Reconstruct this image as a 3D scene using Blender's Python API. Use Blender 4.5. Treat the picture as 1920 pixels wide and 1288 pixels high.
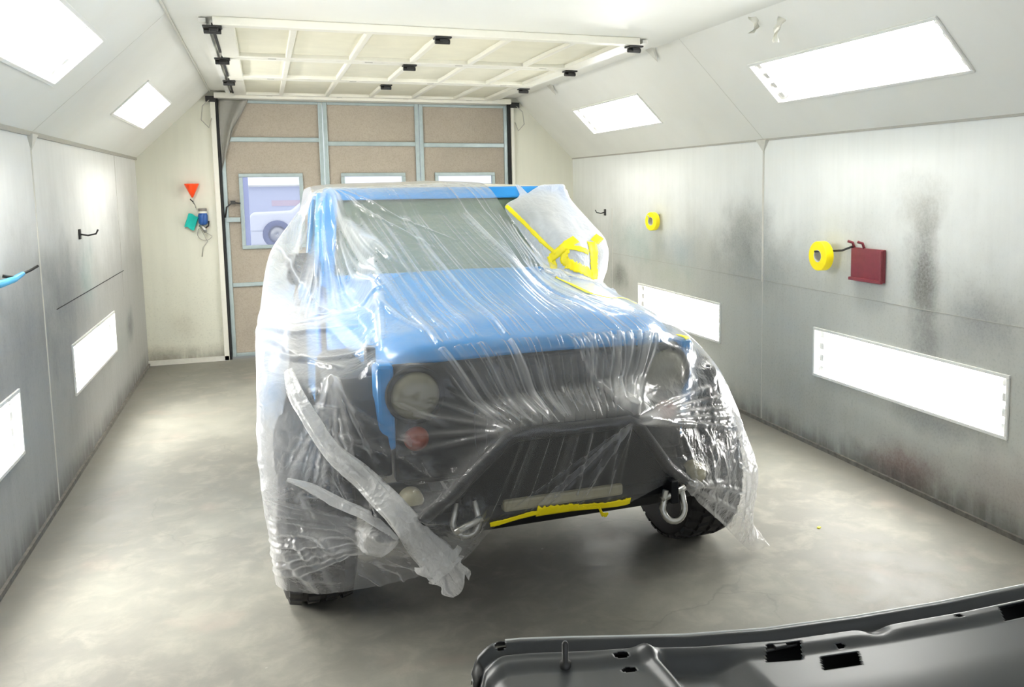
import bpy, bmesh, math, random
import numpy as np
from mathutils import Vector, Matrix, noise as mnoise
from mathutils.bvhtree import BVHTree

for _o in list(bpy.data.objects):
    bpy.data.objects.remove(_o)
SC = bpy.context.scene
COL = SC.collection
PI = math.pi

# ------------------------------------------------------------------ camera
YAW_C, PIT_C, ROL_C = map(math.radians, (-20.343, 6.403, -0.654))
cd = bpy.data.cameras.new('camera')
cam = bpy.data.objects.new('camera', cd)
COL.objects.link(cam)
cam.location = (0, 0, 1.85)
fw = Vector((-math.sin(YAW_C) * math.cos(PIT_C), math.cos(YAW_C) * math.cos(PIT_C), -math.sin(PIT_C)))
rt = Vector((math.cos(YAW_C), math.sin(YAW_C), 0))
up = rt.cross(fw)
r2 = rt * math.cos(ROL_C) + up * math.sin(ROL_C)
u2 = -rt * math.sin(ROL_C) + up * math.cos(ROL_C)
cam.rotation_euler = Matrix((r2, u2, -fw)).transposed().to_euler()
cd.sensor_width = 36
cd.sensor_fit = 'HORIZONTAL'
cd.lens = 1655.235 / 1920 * 36
cd.shift_x = -(1112.504 - 960) / 1920
cd.shift_y = (533.277 - 644) / 1920
cd.clip_start = 0.05
SC.camera = cam

# ------------------------------------------------------------------ world, light levels, exposure
TUBE = 26.0          # emission of the booth's fluorescent tubes
w = bpy.data.worlds.new('daylight')
SC.world = w
w.use_nodes = True
w.node_tree.nodes['Background'].inputs[0].default_value = (0.88, 0.93, 1.0, 1)
w.node_tree.nodes['Background'].inputs[1].default_value = 0.6
SC.view_settings.view_transform = 'Standard'
SC.view_settings.look = 'None'
SC.view_settings.gamma = 1
SC.view_settings.use_curve_mapping = False
SC.view_settings.exposure = 1.17
cy = SC.cycles
cy.max_bounces = 11
cy.diffuse_bounces = 6
cy.glossy_bounces = 4
cy.transmission_bounces = 6
cy.transparent_max_bounces = 18
cy.sample_clamp_indirect = 6
cy.use_denoising = True
cy.use_adaptive_sampling = True
cy.adaptive_threshold = 0.025
cy.caustics_reflective = False
cy.caustics_refractive = False

# ------------------------------------------------------------------ helpers
def lin(h):
    h = h.lstrip('#')
    v = [int(h[i:i + 2], 16) / 255 for i in (0, 2, 4)]
    return tuple(x / 12.92 if x <= .04045 else ((x + .055) / 1.055) ** 2.4 for x in v) + (1,)

class NT:
    def __init__(s, name):
        s.m = bpy.data.materials.new(name)
        s.m.use_nodes = True
        s.t = s.m.node_tree
        s.t.nodes.clear()
        s.out = s.t.nodes.new('ShaderNodeOutputMaterial')
    def n(s, typ, ins=None, **kw):
        nd = s.t.nodes.new('ShaderNode' + typ)
        for k, v in kw.items():
            setattr(nd, k, v)
        for k, v in (ins or {}).items():
            sock = nd.inputs[k]
            if hasattr(v, 'is_output') or isinstance(v, bpy.types.NodeSocket):
                s.t.links.new(v, sock)
            else:
                sock.default_value = v
        return nd
    def math(s, op, a, b=0.0, clamp=False):
        return s.n('Math', {0: a, 1: b}, operation=op, use_clamp=clamp).outputs[0]
    def mix(s, f, a, b, blend='MIX'):
        nd = s.n('MixRGB', {0: f, 1: a, 2: b}, blend_type=blend)
        return nd.outputs[0]
    def ramp(s, f, *stops):
        nd = s.n('ValToRGB', {0: f})
        e = nd.color_ramp.elements
        while len(e) < len(stops):
            e.new(0.5)
        for el, (p, c) in zip(e, stops):
            el.position = p
            el.color = c if isinstance(c, tuple) else (c, c, c, 1)
        return nd.outputs[0]
    def srange(s, v, a, b, c=0.0, d=1.0):
        return s.n('MapRange', {0: v, 1: a, 2: b, 3: c, 4: d}, interpolation_type='SMOOTHSTEP').outputs[0]
    def noise(s, vec, scale, detail=4, rough=.55, dist=0.0):
        ins = {'Scale': scale, 'Detail': detail, 'Roughness': rough, 'Distortion': dist}
        if vec is not None:
            ins['Vector'] = vec
        return s.n('TexNoise', ins).outputs[0]
    def pos(s):
        return s.n('NewGeometry').outputs['Position']
    def xyz(s, v):
        return s.n('SeparateXYZ', {0: v}).outputs
    def scalev(s, v, sc):
        return s.n('VectorMath', {0: v, 1: sc}, operation='MULTIPLY').outputs[0]
    def bump(s, h, strength=.3, dist=.01):
        return s.n('Bump', {'Height': h, 'Strength': strength, 'Distance': dist}).outputs[0]
    def pbr(s, base, rough=.5, metal=0.0, normal=None, spec=.5, coat=0.0, **kw):
        ins = {'Base Color': base, 'Roughness': rough, 'Metallic': metal, 'Specular IOR Level': spec, 'Coat Weight': coat}
        if normal is not None:
            ins['Normal'] = normal
        ins.update(kw)
        nd = s.n('BsdfPrincipled', ins)
        s.t.links.new(nd.outputs[0], s.out.inputs[0])
        return s.m
    def surf(s, sh):
        s.t.links.new(sh, s.out.inputs[0])
        return s.m

def simple(name, hexc, rough=.5, metal=0.0, var=.06, scale=30, spec=.5, coat=0.0):
    t = NT(name)
    c = lin(hexc)
    nz = t.noise(t.n('TexCoord').outputs['Object'], scale, 3)
    dk = tuple(max(0, x * (1 - var * 2.2)) for x in c[:3]) + (1,)
    lt = tuple(min(1, x * (1 + var)) for x in c[:3]) + (1,)
    return t.pbr(t.mix(nz, dk, lt), rough, metal, spec=spec, coat=coat)

def emis(name, col, st):
    t = NT(name)
    return t.surf(t.n('Emission', {0: col, 1: st}).outputs[0])

def obj(name, verts, faces, mat, parent=None, smooth=False, bevel=0, seg=2, subsurf=0, solid=0, offset=0.0):
    me = bpy.data.meshes.new(name)
    me.from_pydata([tuple(v) for v in verts], [], [tuple(f) for f in faces])
    me.update()
    o = bpy.data.objects.new(name, me)
    COL.objects.link(o)
    if mat:
        me.materials.append(mat)
    if smooth:
        me.polygons.foreach_set('use_smooth', [True] * len(me.polygons))
    if parent:
        o.parent = parent
    if solid:
        md = o.modifiers.new('s', 'SOLIDIFY'); md.thickness = solid; md.offset = offset
    if bevel:
        md = o.modifiers.new('b', 'BEVEL'); md.width = bevel; md.segments = seg; md.limit_method = 'ANGLE'; md.angle_limit = math.radians(35)
    if subsurf:
        md = o.modifiers.new('u', 'SUBSURF'); md.levels = subsurf; md.render_levels = subsurf
    return o

class MB:
    """collects shapes, then builds one mesh object"""
    def __init__(s):
        s.v, s.f = [], []
    def add(s, vs, fs):
        k = len(s.v)
        s.v += [tuple(v) for v in vs]
        s.f += [tuple(i + k for i in f) for f in fs]
        return s
    def box(s, x0, x1, y0, y1, z0, z1, M=None):
        vs = [Vector((x, y, z)) for x in (x0, x1) for y in (y0, y1) for z in (z0, z1)]
        if M is not None:
            vs = [M @ v for v in vs]
        return s.add(vs, [(0, 1, 3, 2), (4, 6, 7, 5), (0, 4, 5, 1), (2, 3, 7, 6), (0, 2, 6, 4), (1, 5, 7, 3)])
    def loft(s, rings, close=True, caps=True):
        n = len(rings[0]); vs = [p for r in rings for p in r]; fs = []
        for i in range(len(rings) - 1):
            for j in range(n if close else n - 1):
                k = (j + 1) % n
                fs.append((i * n + j, i * n + k, (i + 1) * n + k, (i + 1) * n + j))
        if caps and close:
            fs.append(tuple(range(n))[::-1]); fs.append(tuple((len(rings) - 1) * n + j for j in range(n)))
        return s.add(vs, fs)
    def tube(s, pts, r, n=10, caps=True, closed=False):
        pts = [Vector(p) for p in pts]; rings = []
        rr = r if isinstance(r, (list, tuple)) else [r] * len(pts)
        nrm = None
        for i, p in enumerate(pts):
            a = pts[i - 1] if (i > 0 or closed) else p
            b = pts[(i + 1) % len(pts)] if (i < len(pts) - 1 or closed) else p
            d = (b - a).normalized()
            if nrm is None:
                nrm = d.orthogonal().normalized()
            nrm = (nrm - d * nrm.dot(d)).normalized()
            bi = d.cross(nrm)
            rings.append([p + (nrm * math.cos(2 * PI * k / n) + bi * math.sin(2 * PI * k / n)) * rr[i] for k in range(n)])
        if closed:
            rings.append(rings[0])
        return s.loft(rings, True, caps and not closed)
    def lathe(s, prof, n=32, M=None, closed=False):
        """prof: (radius, height) about local Z"""
        rings = []
        for k in range(n + 1):
            a = 2 * PI * k / n
            rings.append([Vector((r * math.cos(a), r * math.sin(a), h)) for r, h in prof])
        if M is not None:
            rings = [[M @ p for p in r] for r in rings]
        return s.loft(rings, closed, False)
    def grid(s, fn, nu, nv):
        vs = [fn(i / (nu - 1), j / (nv - 1)) for i in range(nu) for j in range(nv)]
        fs = [(i * nv + j, (i + 1) * nv + j, (i + 1) * nv + j + 1, i * nv + j + 1) for i in range(nu - 1) for j in range(nv - 1)]
        return s.add(vs, fs)
    def build(s, name, mat, parent=None, **kw):
        return obj(name, s.v, s.f, mat, parent, **kw)

def tag(o, label, cat, group=None):
    o['label'] = label; o['category'] = cat
    if group:
        o['group'] = group
    return o

def thing(name, label, cat, loc=(0, 0, 0), rz=0, group=None):
    o = bpy.data.objects.new(name, None)
    COL.objects.link(o)
    o.empty_display_size = .1
    o.location = loc; o.rotation_euler = (0, 0, rz)
    return tag(o, label, cat, group)

def struct(o):
    o['kind'] = 'structure'
    return o

def copy_tree(o, parent=None):
    c = o.copy(); COL.objects.link(c); c.parent = parent
    for ch in list(o.children):
        copy_tree(ch, c)
    return c

def RX(a): return Matrix.Rotation(a, 4, 'X')
def RY(a): return Matrix.Rotation(a, 4, 'Y')
def RZ(a): return Matrix.Rotation(a, 4, 'Z')
def TR(*a): return Matrix.Translation(Vector(a))

# ------------------------------------------------------------------ materials
def wall_mat(name, plain_hex, grime_hex, z_lo, z_hi, blobs, ax='y', metal=.0, rough=.5):
    """white painted sheet metal with overspray; blobs = (y, z, ry, rz, strength, colour)"""
    t = NT(name)
    P = t.pos()
    x = t.xyz(P)
    h = x[1] if ax == 'y' else x[0]
    z = x[2]
    big = t.noise(P, 1.1, 5, .6)
    fine = t.noise(P, 60, 4, .7)
    streak = t.noise(t.scalev(P, (1, 14, 1.2) if ax == 'y' else (14, 1, 1.2)), 1.0, 4, .6)
    zz = t.math('ADD', z, t.math('MULTIPLY', t.math('SUBTRACT', big, .5), 1.1))
    base = t.mix(t.srange(zz, z_lo, z_hi), lin(grime_hex), lin(plain_hex))
    base = t.mix(t.math('MULTIPLY', t.srange(streak, .35, .75), .05), base, lin('#6d6c66'))
    base = t.mix(t.math('MULTIPLY', t.srange(fine, .5, .75), t.srange(zz, z_hi, z_lo, 0, .22)), base, lin('#55544f'))
    nz = t.noise(P, 3.4, 5, .65)
    n1 = t.math('MULTIPLY', t.math('SUBTRACT', nz, .5), 1.5)
    for (by, bz, ry, rz, st, hx) in blobs:
        dy = t.math('DIVIDE', t.math('SUBTRACT', h, by), ry)
        dz = t.math('DIVIDE', t.math('SUBTRACT', z, bz), rz)
        d = t.math('SQRT', t.math('ADD', t.math('MULTIPLY', dy, dy), t.math('MULTIPLY', dz, dz)))
        d = t.math('ADD', d, n1)
        f = t.srange(d, 1.15, 0.0, 0, st)
        sp = t.srange(fine, .3, .65, .72, 1.0)
        base = t.mix(t.math('MULTIPLY', f, sp), base, lin(hx))
    # crud along the floor
    low = t.math('MULTIPLY', t.srange(t.math('ADD', z, t.math('MULTIPLY', n1, .12)), .22, 0.0, 0, .75), t.srange(streak, .2, .6, .4, 1))
    base = t.mix(low, base, lin('#4a463f'))
    # scuffs
    sc = t.srange(t.noise(t.scalev(P, (1, 5, 1.2) if ax == 'y' else (5, 1, 1.2)), 5.0, 2, .5), .74, .79, 0, .35)
    base = t.mix(t.math('MULTIPLY', sc, t.srange(z, .9, .2)), base, lin('#3c3a36'))
    return t.pbr(base, t.srange(streak, .2, .8, rough - .02, rough + .05), metal, normal=t.bump(fine, .06, .002))

M = {}
M['wall_right'] = wall_mat('right_wall_sprayed_metal', '#e6e8e4', '#b9bab2', .95, 2.0, [
    (6.15, 1.45, .55, .34, .62, '#6f726f'), (5.95, 1.20, .8, .30, .35, '#7d807c'),
    (8.35, 1.28, .75, .30, .55, '#88a09b'), (7.3, 1.22, .45, .26, .40, '#7f97a4'),
    (4.12, 1.30, .17, .52, .85, '#5c5952'), (4.16, 1.72, .25, .22, .45, '#8d8a7c'), (4.05, .95, .14, .30, .6, '#64625d'),
    (3.66, 1.12, .30, .20, .55, '#6e6f6f'), (3.85, .95, .5, .25, .30, '#8b8c8c'),
    (8.80, .86, .30, .18, .75, '#55584f'), (7.5, 1.02, .7, .20, .30, '#9aa88f'),
    (4.25, .10, .42, .22, .70, '#6d3c3a'), (3.3, .25, .7, .25, .30, '#8c6a66'),
    (3.98, .46, .45, .12, .50, '#66686a'), (5.4, .3, 1.0, .4, .28, '#7c776a'),
])
M['wall_left'] = wall_mat('left_wall_sprayed_metal', '#e0e0dc', '#a5a5a1', 1.05, 2.05, [
    (6.6, 1.18, 1.0, .42, .62, '#6f7478'), (5.4, 1.05, .9, .40, .55, '#7a7c7d'), (6.4, .85, .5, .4, .4, '#676e75'),
    (7.3, 1.25, .4, .30, .45, '#8aa7a3'), (9.15, .60, .30, .20, .85, '#4d5352'), (8.6, .55, .5, .25, .4, '#8a948f'),
    (4.5, .7, .8, .5, .4, '#7d7c7a'), (7.0, .35, 1.2, .3, .3, '#86827a'),
])
M['wall_back'] = wall_mat('back_wall_cream_paint', '#d9d8c9', '#d3d2c2', .1, 1.6, [
    (-.86, .40, .16, .2, .25, '#9a917e'), (-1.1, .1, .5, .12, .4, '#8b8168')], ax='x', rough=.55)
def _slope():
    t = NT('upper_panel_white_paint')
    P = t.pos()
    b = t.noise(P, .8, 4)
    f = t.noise(P, 45, 3)
    c = t.mix(t.srange(b, .35, .7), lin('#e4e4dd'), lin('#dcdcd4'))
    c = t.mix(t.srange(t.noise(P, .55, 3), .58, .75, 0, .35), c, lin('#cfc7ba'))
    return t.pbr(c, .45, normal=t.bump(f, .04, .002))
M['slope'] = _slope()
def _floor():
    t = NT('grey_sealed_concrete')
    P = t.pos()
    x = t.xyz(P)
    b = t.noise(P, .9, 6, .62)
    m = t.noise(P, 6, 6, .65, .4)
    f = t.noise(P, 90, 4, .7)
    c = t.mix(t.srange(b, .3, .72), lin('#6c6a63'), lin('#7f7d74'))
    c = t.mix(t.srange(m, .42, .7, 0, .55), c, lin('#8f8c82'))
    c = t.mix(t.srange(m, .48, .25, 0, .35), c, lin('#64625c'))
    c = t.mix(t.srange(f, .55, .75, 0, .25), c, lin('#6b6963'))
    c = t.mix(t.srange(t.noise(P, 1.7, 3), .6, .75, 0, .22), c, lin('#a58f84'))
    # hairline cracks, only in places
    wv = t.n('VectorMath', {0: P, 1: t.n('VectorMath', {0: t.n('TexNoise', {'Vector': P, 'Scale': 2.2, 'Detail': 5}).outputs[1], 1: (.55, .55, 0)}, operation='MULTIPLY').outputs[0]}, operation='ADD').outputs[0]
    vo = t.n('TexVoronoi', {'Vector': wv, 'Scale': 1.5}, feature='DISTANCE_TO_EDGE').outputs['Distance']
    ck = t.math('MULTIPLY', t.srange(vo, .012, .002), t.srange(t.noise(P, .7, 2), .5, .62, 0, .18))
    c = t.mix(ck, c, lin('#3a3935'))
    # dirt beside the walls
    ed = t.math('MAXIMUM', t.srange(x[0], 3.2, 3.56, 0, .55), t.srange(x[0], -.8, -1.22, 0, .5))
    c = t.mix(t.math('MULTIPLY', ed, t.srange(m, .3, .6, .5, 1)), c, lin('#6a665e'))
    # white drips
    dr = t.srange(t.noise(P, 9, 1), .80, .83, 0, .5)
    c = t.mix(dr, c, lin('#dcd9d0'))
    return t.pbr(c, t.srange(m, .3, .7, .5, .65), spec=.28, normal=t.bump(t.math('ADD', f, m), .10, .004))
M['floor'] = _floor()
M['white_metal'] = simple('white_enamel', '#e4e4de', .35, var=.03)
M['trim'] = simple('trim_grey_paint', '#a9a79d', .5)
M['crud'] = simple('dirty_floor_joint', '#77736a', .8, var=.35, scale=25)
M['caulk'] = simple('pale_caulk', '#cfcdc3', .6)
M['door_white'] = simple('door_cream_paint', '#dedcd0', .4, var=.03)
M['door_infill'] = simple('door_infill_cream', '#d9d6c2', .6, var=.06, scale=6)
M['black'] = simple('black_hardware', '#1d1d1c', .45)
M['dark_gap'] = simple('gap_black', '#101010', .7)
M['galv'] = simple('blue_grey_galvanised_steel', '#a3b0b0', .38, .35, var=.10, scale=14)
M['steel'] = simple('bright_steel', '#b9b8b2', .3, .85)
M['tube'] = emis('fluorescent_tube', (1, .99, .955, 1), TUBE)
M['socket'] = simple('lamp_socket_grey', '#c8c9c8', .4)
M['reflector'] = simple('lamp_reflector_white', '#f2f2f0', .3, var=.02)
def _fabric():
    t = NT('taupe_filter_fabric')
    P = t.pos()
    f = t.noise(t.scalev(P, (70, 1, 70)), 1.0, 5, .7)
    b = t.noise(P, 1.6, 4)
    c = t.mix(b, lin('#9a9184'), lin('#aca294'))
    c = t.mix(t.srange(f, .4, .7, 0, .4), c, lin('#80796e'))
    return t.pbr(c, .9, normal=t.bump(t.math('ADD', f, t.math('MULTIPLY', b, 3)), .35, .02))
M['fabric'] = _fabric()
def glass(name, tint, alpha, rough=.05):
    t = NT(name)
    g = t.n('BsdfGlossy', {'Color': (1, 1, 1, 1), 'Roughness': rough}).outputs[0]
    tr = t.n('BsdfTransparent', {'Color': (1, 1, 1, 1)}).outputs[0]
    df = t.n('BsdfTranslucent', {'Color': tint}).outputs[0]
    d2 = t.n('BsdfDiffuse', {'Color': tint}).outputs[0]
    dd = t.n('MixShader', {0: .5, 1: df, 2: d2}).outputs[0]
    a = t.n('MixShader', {0: alpha, 1: tr, 2: dd}).outputs[0]
    fr = t.n('LayerWeight', {'Blend': .12}).outputs['Fresnel']
    return t.surf(t.n('MixShader', {0: t.math('MINIMUM', fr, .5), 1: a, 2: g}).outputs[0])
M['pane'] = glass('hazy_window_film', (.70, .76, 1, 1), .16)
M['lamp_glass'] = glass('clear_lamp_glass', (1, 1, 1, 1), .0, .02)

# ------------------------------------------------------------------ the booth
XL, XR, YB, YF = -1.226, 3.565, 10.295, -1.0
HW, HC, CL, CR = 2.175, 2.888, -.481, 2.856
YA, YBt = (7.207, 8.921), (3.537, 5.309)          # upper lamps
YC, YD = (6.538, 8.27), (3.449, 5.172)            # side lamps
V0, V1, Z0, Z1 = .315, .651, .515, .844

def holed(fn, us, vs, holes):
    """grid of quads over the breakpoints; cells inside a hole are left out"""
    us = sorted(set(us)); vs = sorted(set(vs)); m = MB()
    for i in range(len(us) - 1):
        for j in range(len(vs) - 1):
            cu, cv = (us[i] + us[i + 1]) / 2, (vs[j] + vs[j + 1]) / 2
            if any(h[0] < cu < h[1] and h[2] < cv < h[3] for h in holes):
                continue
            m.add([fn(us[i], vs[j]), fn(us[i + 1], vs[j]), fn(us[i + 1], vs[j + 1]), fn(us[i], vs[j + 1])], [(0, 1, 2, 3)])
    b = bmesh.new(); me = bpy.data.meshes.new('t')
    me.from_pydata(m.v, [], m.f); b.from_mesh(me); bpy.data.meshes.remove(me)
    bmesh.ops.remove_doubles(b, verts=b.verts, dist=1e-5)
    b.verts.index_update()
    v = [tuple(x.co) for x in b.verts]; f = [[q.index for q in x.verts] for x in b.faces]
    b.free()
    return v, f

def panel(name, fn, us, vs, holes, mat, out):
    v, f = holed(fn, us, vs, holes)
    # orient so the solidify grows outward
    a, b_, c = (Vector(v[i]) for i in f[0][:3])
    n = (b_ - a).cross(c - a)
    if n.dot(Vector(out)) < 0:
        f = [x[::-1] for x in f]
    return struct(obj(name, v, f, mat, solid=.05, offset=1.0))

side_holes = [(*YC, Z0, Z1), (*YD, Z0, Z1)]
sl_holes = [(*YA, V0, V1), (*YBt, V0, V1)]
ys = [YF, *YC, *YD, YB]
panel('wall_left', lambda y, z: (XL, y, z), ys, [0, Z0, Z1, HW], side_holes, M['wall_left'], (-1, 0, 0))
panel('wall_right', lambda y, z: (XR, y, z), ys, [0, Z0, Z1, HW], side_holes, M['wall_right'], (1, 0, 0))
ys2 = [YF, *YA, *YBt, YB]
sL = lambda y, v: (XL + (CL - XL) * v, y, HW + (HC - HW) * v)
sR = lambda y, v: (XR + (CR - XR) * v, y, HW + (HC - HW) * v)
panel('ceiling_slope_left', sL, ys2, [0, V0, V1, 1], sl_holes, M['slope'], (-1, 0, 1))
panel('ceiling_slope_right', sR, ys2, [0, V0, V1, 1], sl_holes, M['slope'], (1, 0, 1))
panel('ceiling', lambda y, x: (x, y, HC), [YF, YB], [CL, CR], [], M['slope'], (0, 0, 1))
struct(obj('floor', *holed(lambda x, y: (x, y, 0), [XL - .1, XR + .1], [YF - .1, YB + .35], []), M['floor'], solid=.1, offset=-1.0))
DX0, DX1, DZ = -.43, 2.795, 2.83
def back_piece(name, poly):
    v = [(x, YB, z) for x, z in poly]
    return struct(obj(name, v, [tuple(range(len(v)))[::-1]], M['wall_back'], solid=.08, offset=1.0))
back_piece('wall_back', [(XL, 0), (DX0, 0), (DX0, DZ), (CL + .055, DZ), (CL, HC), (XL, HW)])
back_piece('wall_back_right', [(DX1, 0), (XR, 0), (XR, HW), (CR, HC), (CR - .06, DZ), (DX1, DZ)])
back_piece('wall_back_header', [(CL + .055, DZ), (CR - .06, DZ), (CR, HC), (CL, HC)])
# opening made behind the viewer: no end wall, so sky light fills the foreground

# joint strips, seams, floor angles
def strip(name, *boxes, mat='trim'):
    m = MB()
    for b in boxes:
        m.box(*b)
    return struct(m.build(name, M[mat]))
strip('trim_1', (XL, XL + .018, YF, YB, HW - .012, HW + .014))
strip('trim_2', (XR - .008, XR, YF, YB, HW - .006, HW + .008))
strip('trim_3', (XL, XL + .004, 5.86, 5.875, 0, HW), mat='caulk')
strip('trim_4', (XR - .005, XR, 5.862, 5.882, 1.1, HW), (XR - .002, XR, 5.868, 5.874, 0, 1.1), mat='caulk')
strip('trim_5', (XR - .0015, XR, YF, 9.0, 1.108, 1.112), mat='trim')
strip('trim_6', (XL, XL + .0015, 6.2, 9.0, 1.125, 1.131), mat='dark_gap')
strip('trim_7', (XL, XL + .0015, 8.905, 8.912, 0.9, HW), mat='trim')
strip('trim_8', (XR - .003, XR, 8.995, 9.005, .4, 1.6), mat='caulk')
strip('trim_9', (CL, CL + .012, YF, YB, HC - .012, HC - .001), mat='caulk')
m = MB()
for (px, pz, sx) in ((XL, HW, 1), (XR, HW, -1)):
    m.add([(px, 5.80, pz), (px, 5.94, pz), (px, 5.87, pz - .09), (px + sx * .03, 5.80, pz), (px + sx * .03, 5.94, pz), (px + sx * .006, 5.87, pz - .09)], [(0, 1, 2), (3, 5, 4), (0, 3, 4, 1), (1, 4, 5, 2), (2, 5, 3, 0)])
struct(m.build('trim_10', M['caulk']))
m = MB()
for y in (6.35, 8.9):
    m.add([(CR, y - .06, HC), (CR, y + .06, HC), (CR + .05, y, HC - .10), (CR - .03, y - .06, HC), (CR - .03, y + .06, HC)], [(0, 1, 2), (3, 0, 2), (4, 2, 1), (3, 2, 4), (0, 3, 4, 1)])
struct(m.build('trim_11', M['caulk']))
strip('baseboard_left', (XL, XL + .016, YF, YB, 0, .028), mat='crud')
strip('baseboard_right', (XR - .016, XR, YF, YB, 0, .028), mat='crud')
strip('baseboard_back', (XL, DX0, YB - .03, YB, 0, .05), mat='caulk')
def _pl():
    # sloped panel seam lines at y=5.87
    m = MB()
    for fn, sx in ((sL, 1), (sR, -1)):
        a, b = Vector(fn(5.87, 0)), Vector(fn(5.87, 1))
        d = Vector((sx * .7, 0, -.7)) * .001
        for yy in (5.866, 5.874):
            pass
        m.add([a + Vector((0, -.003, 0)), a + Vector((0, .003, 0)), b + Vector((0, .003, 0)), b + Vector((0, -.003, 0)),
               a + d + Vector((0, -.003, 0)), a + d + Vector((0, .003, 0)), b + d + Vector((0, .003, 0)), b + d + Vector((0, -.003, 0))],
              [(4, 5, 6, 7), (0, 1, 5, 4), (1, 2, 6, 5), (2, 3, 7, 6), (3, 0, 4, 7)])
    return struct(m.build('trim_12', M['caulk']))
_pl()

# ------------------------------------------------------------------ lamps
def fixture(label, group, fn, nrm, y0, y1, v0, v1, wid):
    """recessed box in a wall or slope. fn(y, v) -> point, nrm points into the room"""
    n = Vector(nrm).normalized()
    o = Vector(fn((y0 + y1) / 2, (v0 + v1) / 2))
    t = thing('light_fixture', label, 'light fixture', o, 0, group)
    ey = Vector((0, 1, 0)); ev = (Vector(fn(y0, v1)) - Vector(fn(y0, v0))).normalized()
    L = (y1 - y0) / 2; H = wid / 2
    B = lambda a, b, c: ey * a + ev * b + n * c
    fr = MB()
    def bx(mb, a0, a1, b0, b1, c0, c1):
        vs = [B(a, b, c) for a in (a0, a1) for b in (b0, b1) for c in (c0, c1)]
        mb.add(vs, [(0, 1, 3, 2), (4, 6, 7, 5), (0, 4, 5, 1), (2, 3, 7, 6), (0, 2, 6, 4), (1, 5, 7, 3)])
    fw_ = .008
    bx(fr, -L - fw_, L + fw_, -H - fw_, -H + .012, 0, .012); bx(fr, -L - fw_, L + fw_, H - .012, H + fw_, 0, .012)
    bx(fr, -L - fw_, -L + .012, -H + .012, H - .012, 0, .012); bx(fr, L - .012, L + fw_, -H + .012, H - .012, 0, .012)
    fr.build('frame', M['white_metal'], t, bevel=.003)
    rf = MB()
    D = -.13
    rf.add([B(-L, -H, .001), B(L, -H, .001), B(L, H, .001), B(-L, H, .001), B(-L + .02, -H + .02, D), B(L - .02, -H + .02, D), B(L - .02, H - .02, D), B(-L + .02, H - .02, D)],
           [(4, 5, 6, 7), (0, 1, 5, 4), (1, 2, 6, 5), (2, 3, 7, 6), (3, 0, 4, 7)])
    rf.build('reflector', M['reflector'], t)
    for k in range(4):
        v = -H + (k + .5) * 2 * H / 4
        tb = MB().tube([B(-L + .07, v, -.055), B(L - .07, v, -.055)], .019, 10).build('tube', M['tube'], t, smooth=True)
        for s in (-1, 1):
            sk = MB()
            bx(sk, *(sorted((s * (L - .07), s * (L - .025)))), v - .024, v + .024, -.125, -.025)
            sk.build('socket', M['socket'], tb, bevel=.004)
    gl = MB().add([B(-L + .012, -H + .012, -.004), B(L - .012, -H + .012, -.004), B(L - .012, H - .012, -.004), B(-L + .012, H - .012, -.004)], [(0, 1, 2, 3)])
    gl.build('pane', M['lamp_glass'], t)
    return t
SW = math.hypot(CL - XL, HC - HW) * (V1 - V0)
nL = (HC - HW, 0, -(CL - XL)); nR = (-(HC - HW), 0, -(XR - CR))
G = 'recessed fluorescent fixtures of the booth'
fixture('recessed lamp in the left sloped panel nearer the overhead door', G, sL, nL, *YA, V0, V1, SW)
fixture('recessed lamp in the left sloped panel nearer the viewer, cut by the frame', G, sL, nL, *YBt, V0, V1, SW)
fixture('recessed lamp in the right sloped panel nearer the overhead door', G, sR, nR, *YA, V0, V1, SW)
fixture('large bright recessed lamp in the right sloped panel nearer the viewer', G, sR, nR, *YBt, V0, V1, SW)
fixture('low wall lamp in the left wall nearer the back wall', G, lambda y, z: (XL, y, z), (1, 0, 0), *YC, Z0, Z1, Z1 - Z0)
fixture('low wall lamp in the left wall cut by the left frame edge', G, lambda y, z: (XL, y, z), (1, 0, 0), *YD, Z0, Z1, Z1 - Z0)
fixture('low wall lamp in the right wall partly behind the wrapped vehicle', G, lambda y, z: (XR, y, z), (-1, 0, 0), *YC, Z0, Z1, Z1 - Z0)
fixture('long low wall lamp in the right wall nearest the viewer', G, lambda y, z: (XR, y, z), (-1, 0, 0), *YD, Z0, Z1, Z1 - Z0)

# ------------------------------------------------------------------ overhead door stowed under the ceiling
gd = thing('overhead_door', 'cream sectional garage door rolled up flat under the ceiling', 'garage door', (1.165, 8.05, 2.838))
dx0, dx1 = -1.40, 1.40
secs = [(-2.15, -.72), (-.70, .60), (.62, 2.16)]
for (y0, y1) in secs:
    m = MB()
    rail = .09 if y0 < 1 else .10
    m.box(dx0, dx1, y0, y0 + rail, 0, .05); m.box(dx0, dx1, y1 - rail, y1, 0, .05)
    m.box(dx0, dx0 + .12, y0 + rail, y1 - rail, 0, .05); m.box(dx1 - .12, dx1, y0 + rail, y1 - rail, 0, .05)
    for k in range(1, 6):
        xx = dx0 + (dx1 - dx0) * k / 6
        m.box(xx - .02, xx + .02, y0 + rail, y1 - rail, 0, .05)
    s = m.build('door_section', M['door_white'], gd, bevel=.006)
    rnd = random.Random(int(y0 * 100))
    def inf(u, v, y0=y0, y1=y1, rail=rail):
        x = dx0 + .12 + (dx1 - dx0 - .24) * u; y = y0 + rail + (y1 - y0 - 2 * rail) * v
        return (x, y, .030 + .006 * mnoise.noise(Vector((x * 3, y * 3, 1))))
    MB().grid(inf, 60, 24).build('infill_panel', M['door_infill'], s, smooth=True)
    for k in range(4):
        xx = dx0 + .35 + k * .72
        MB().box(xx - .03, xx + .03, y1 - .028, y1 - .016, -.004, .0).build('hinge_slot', M['trim'], s)
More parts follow.
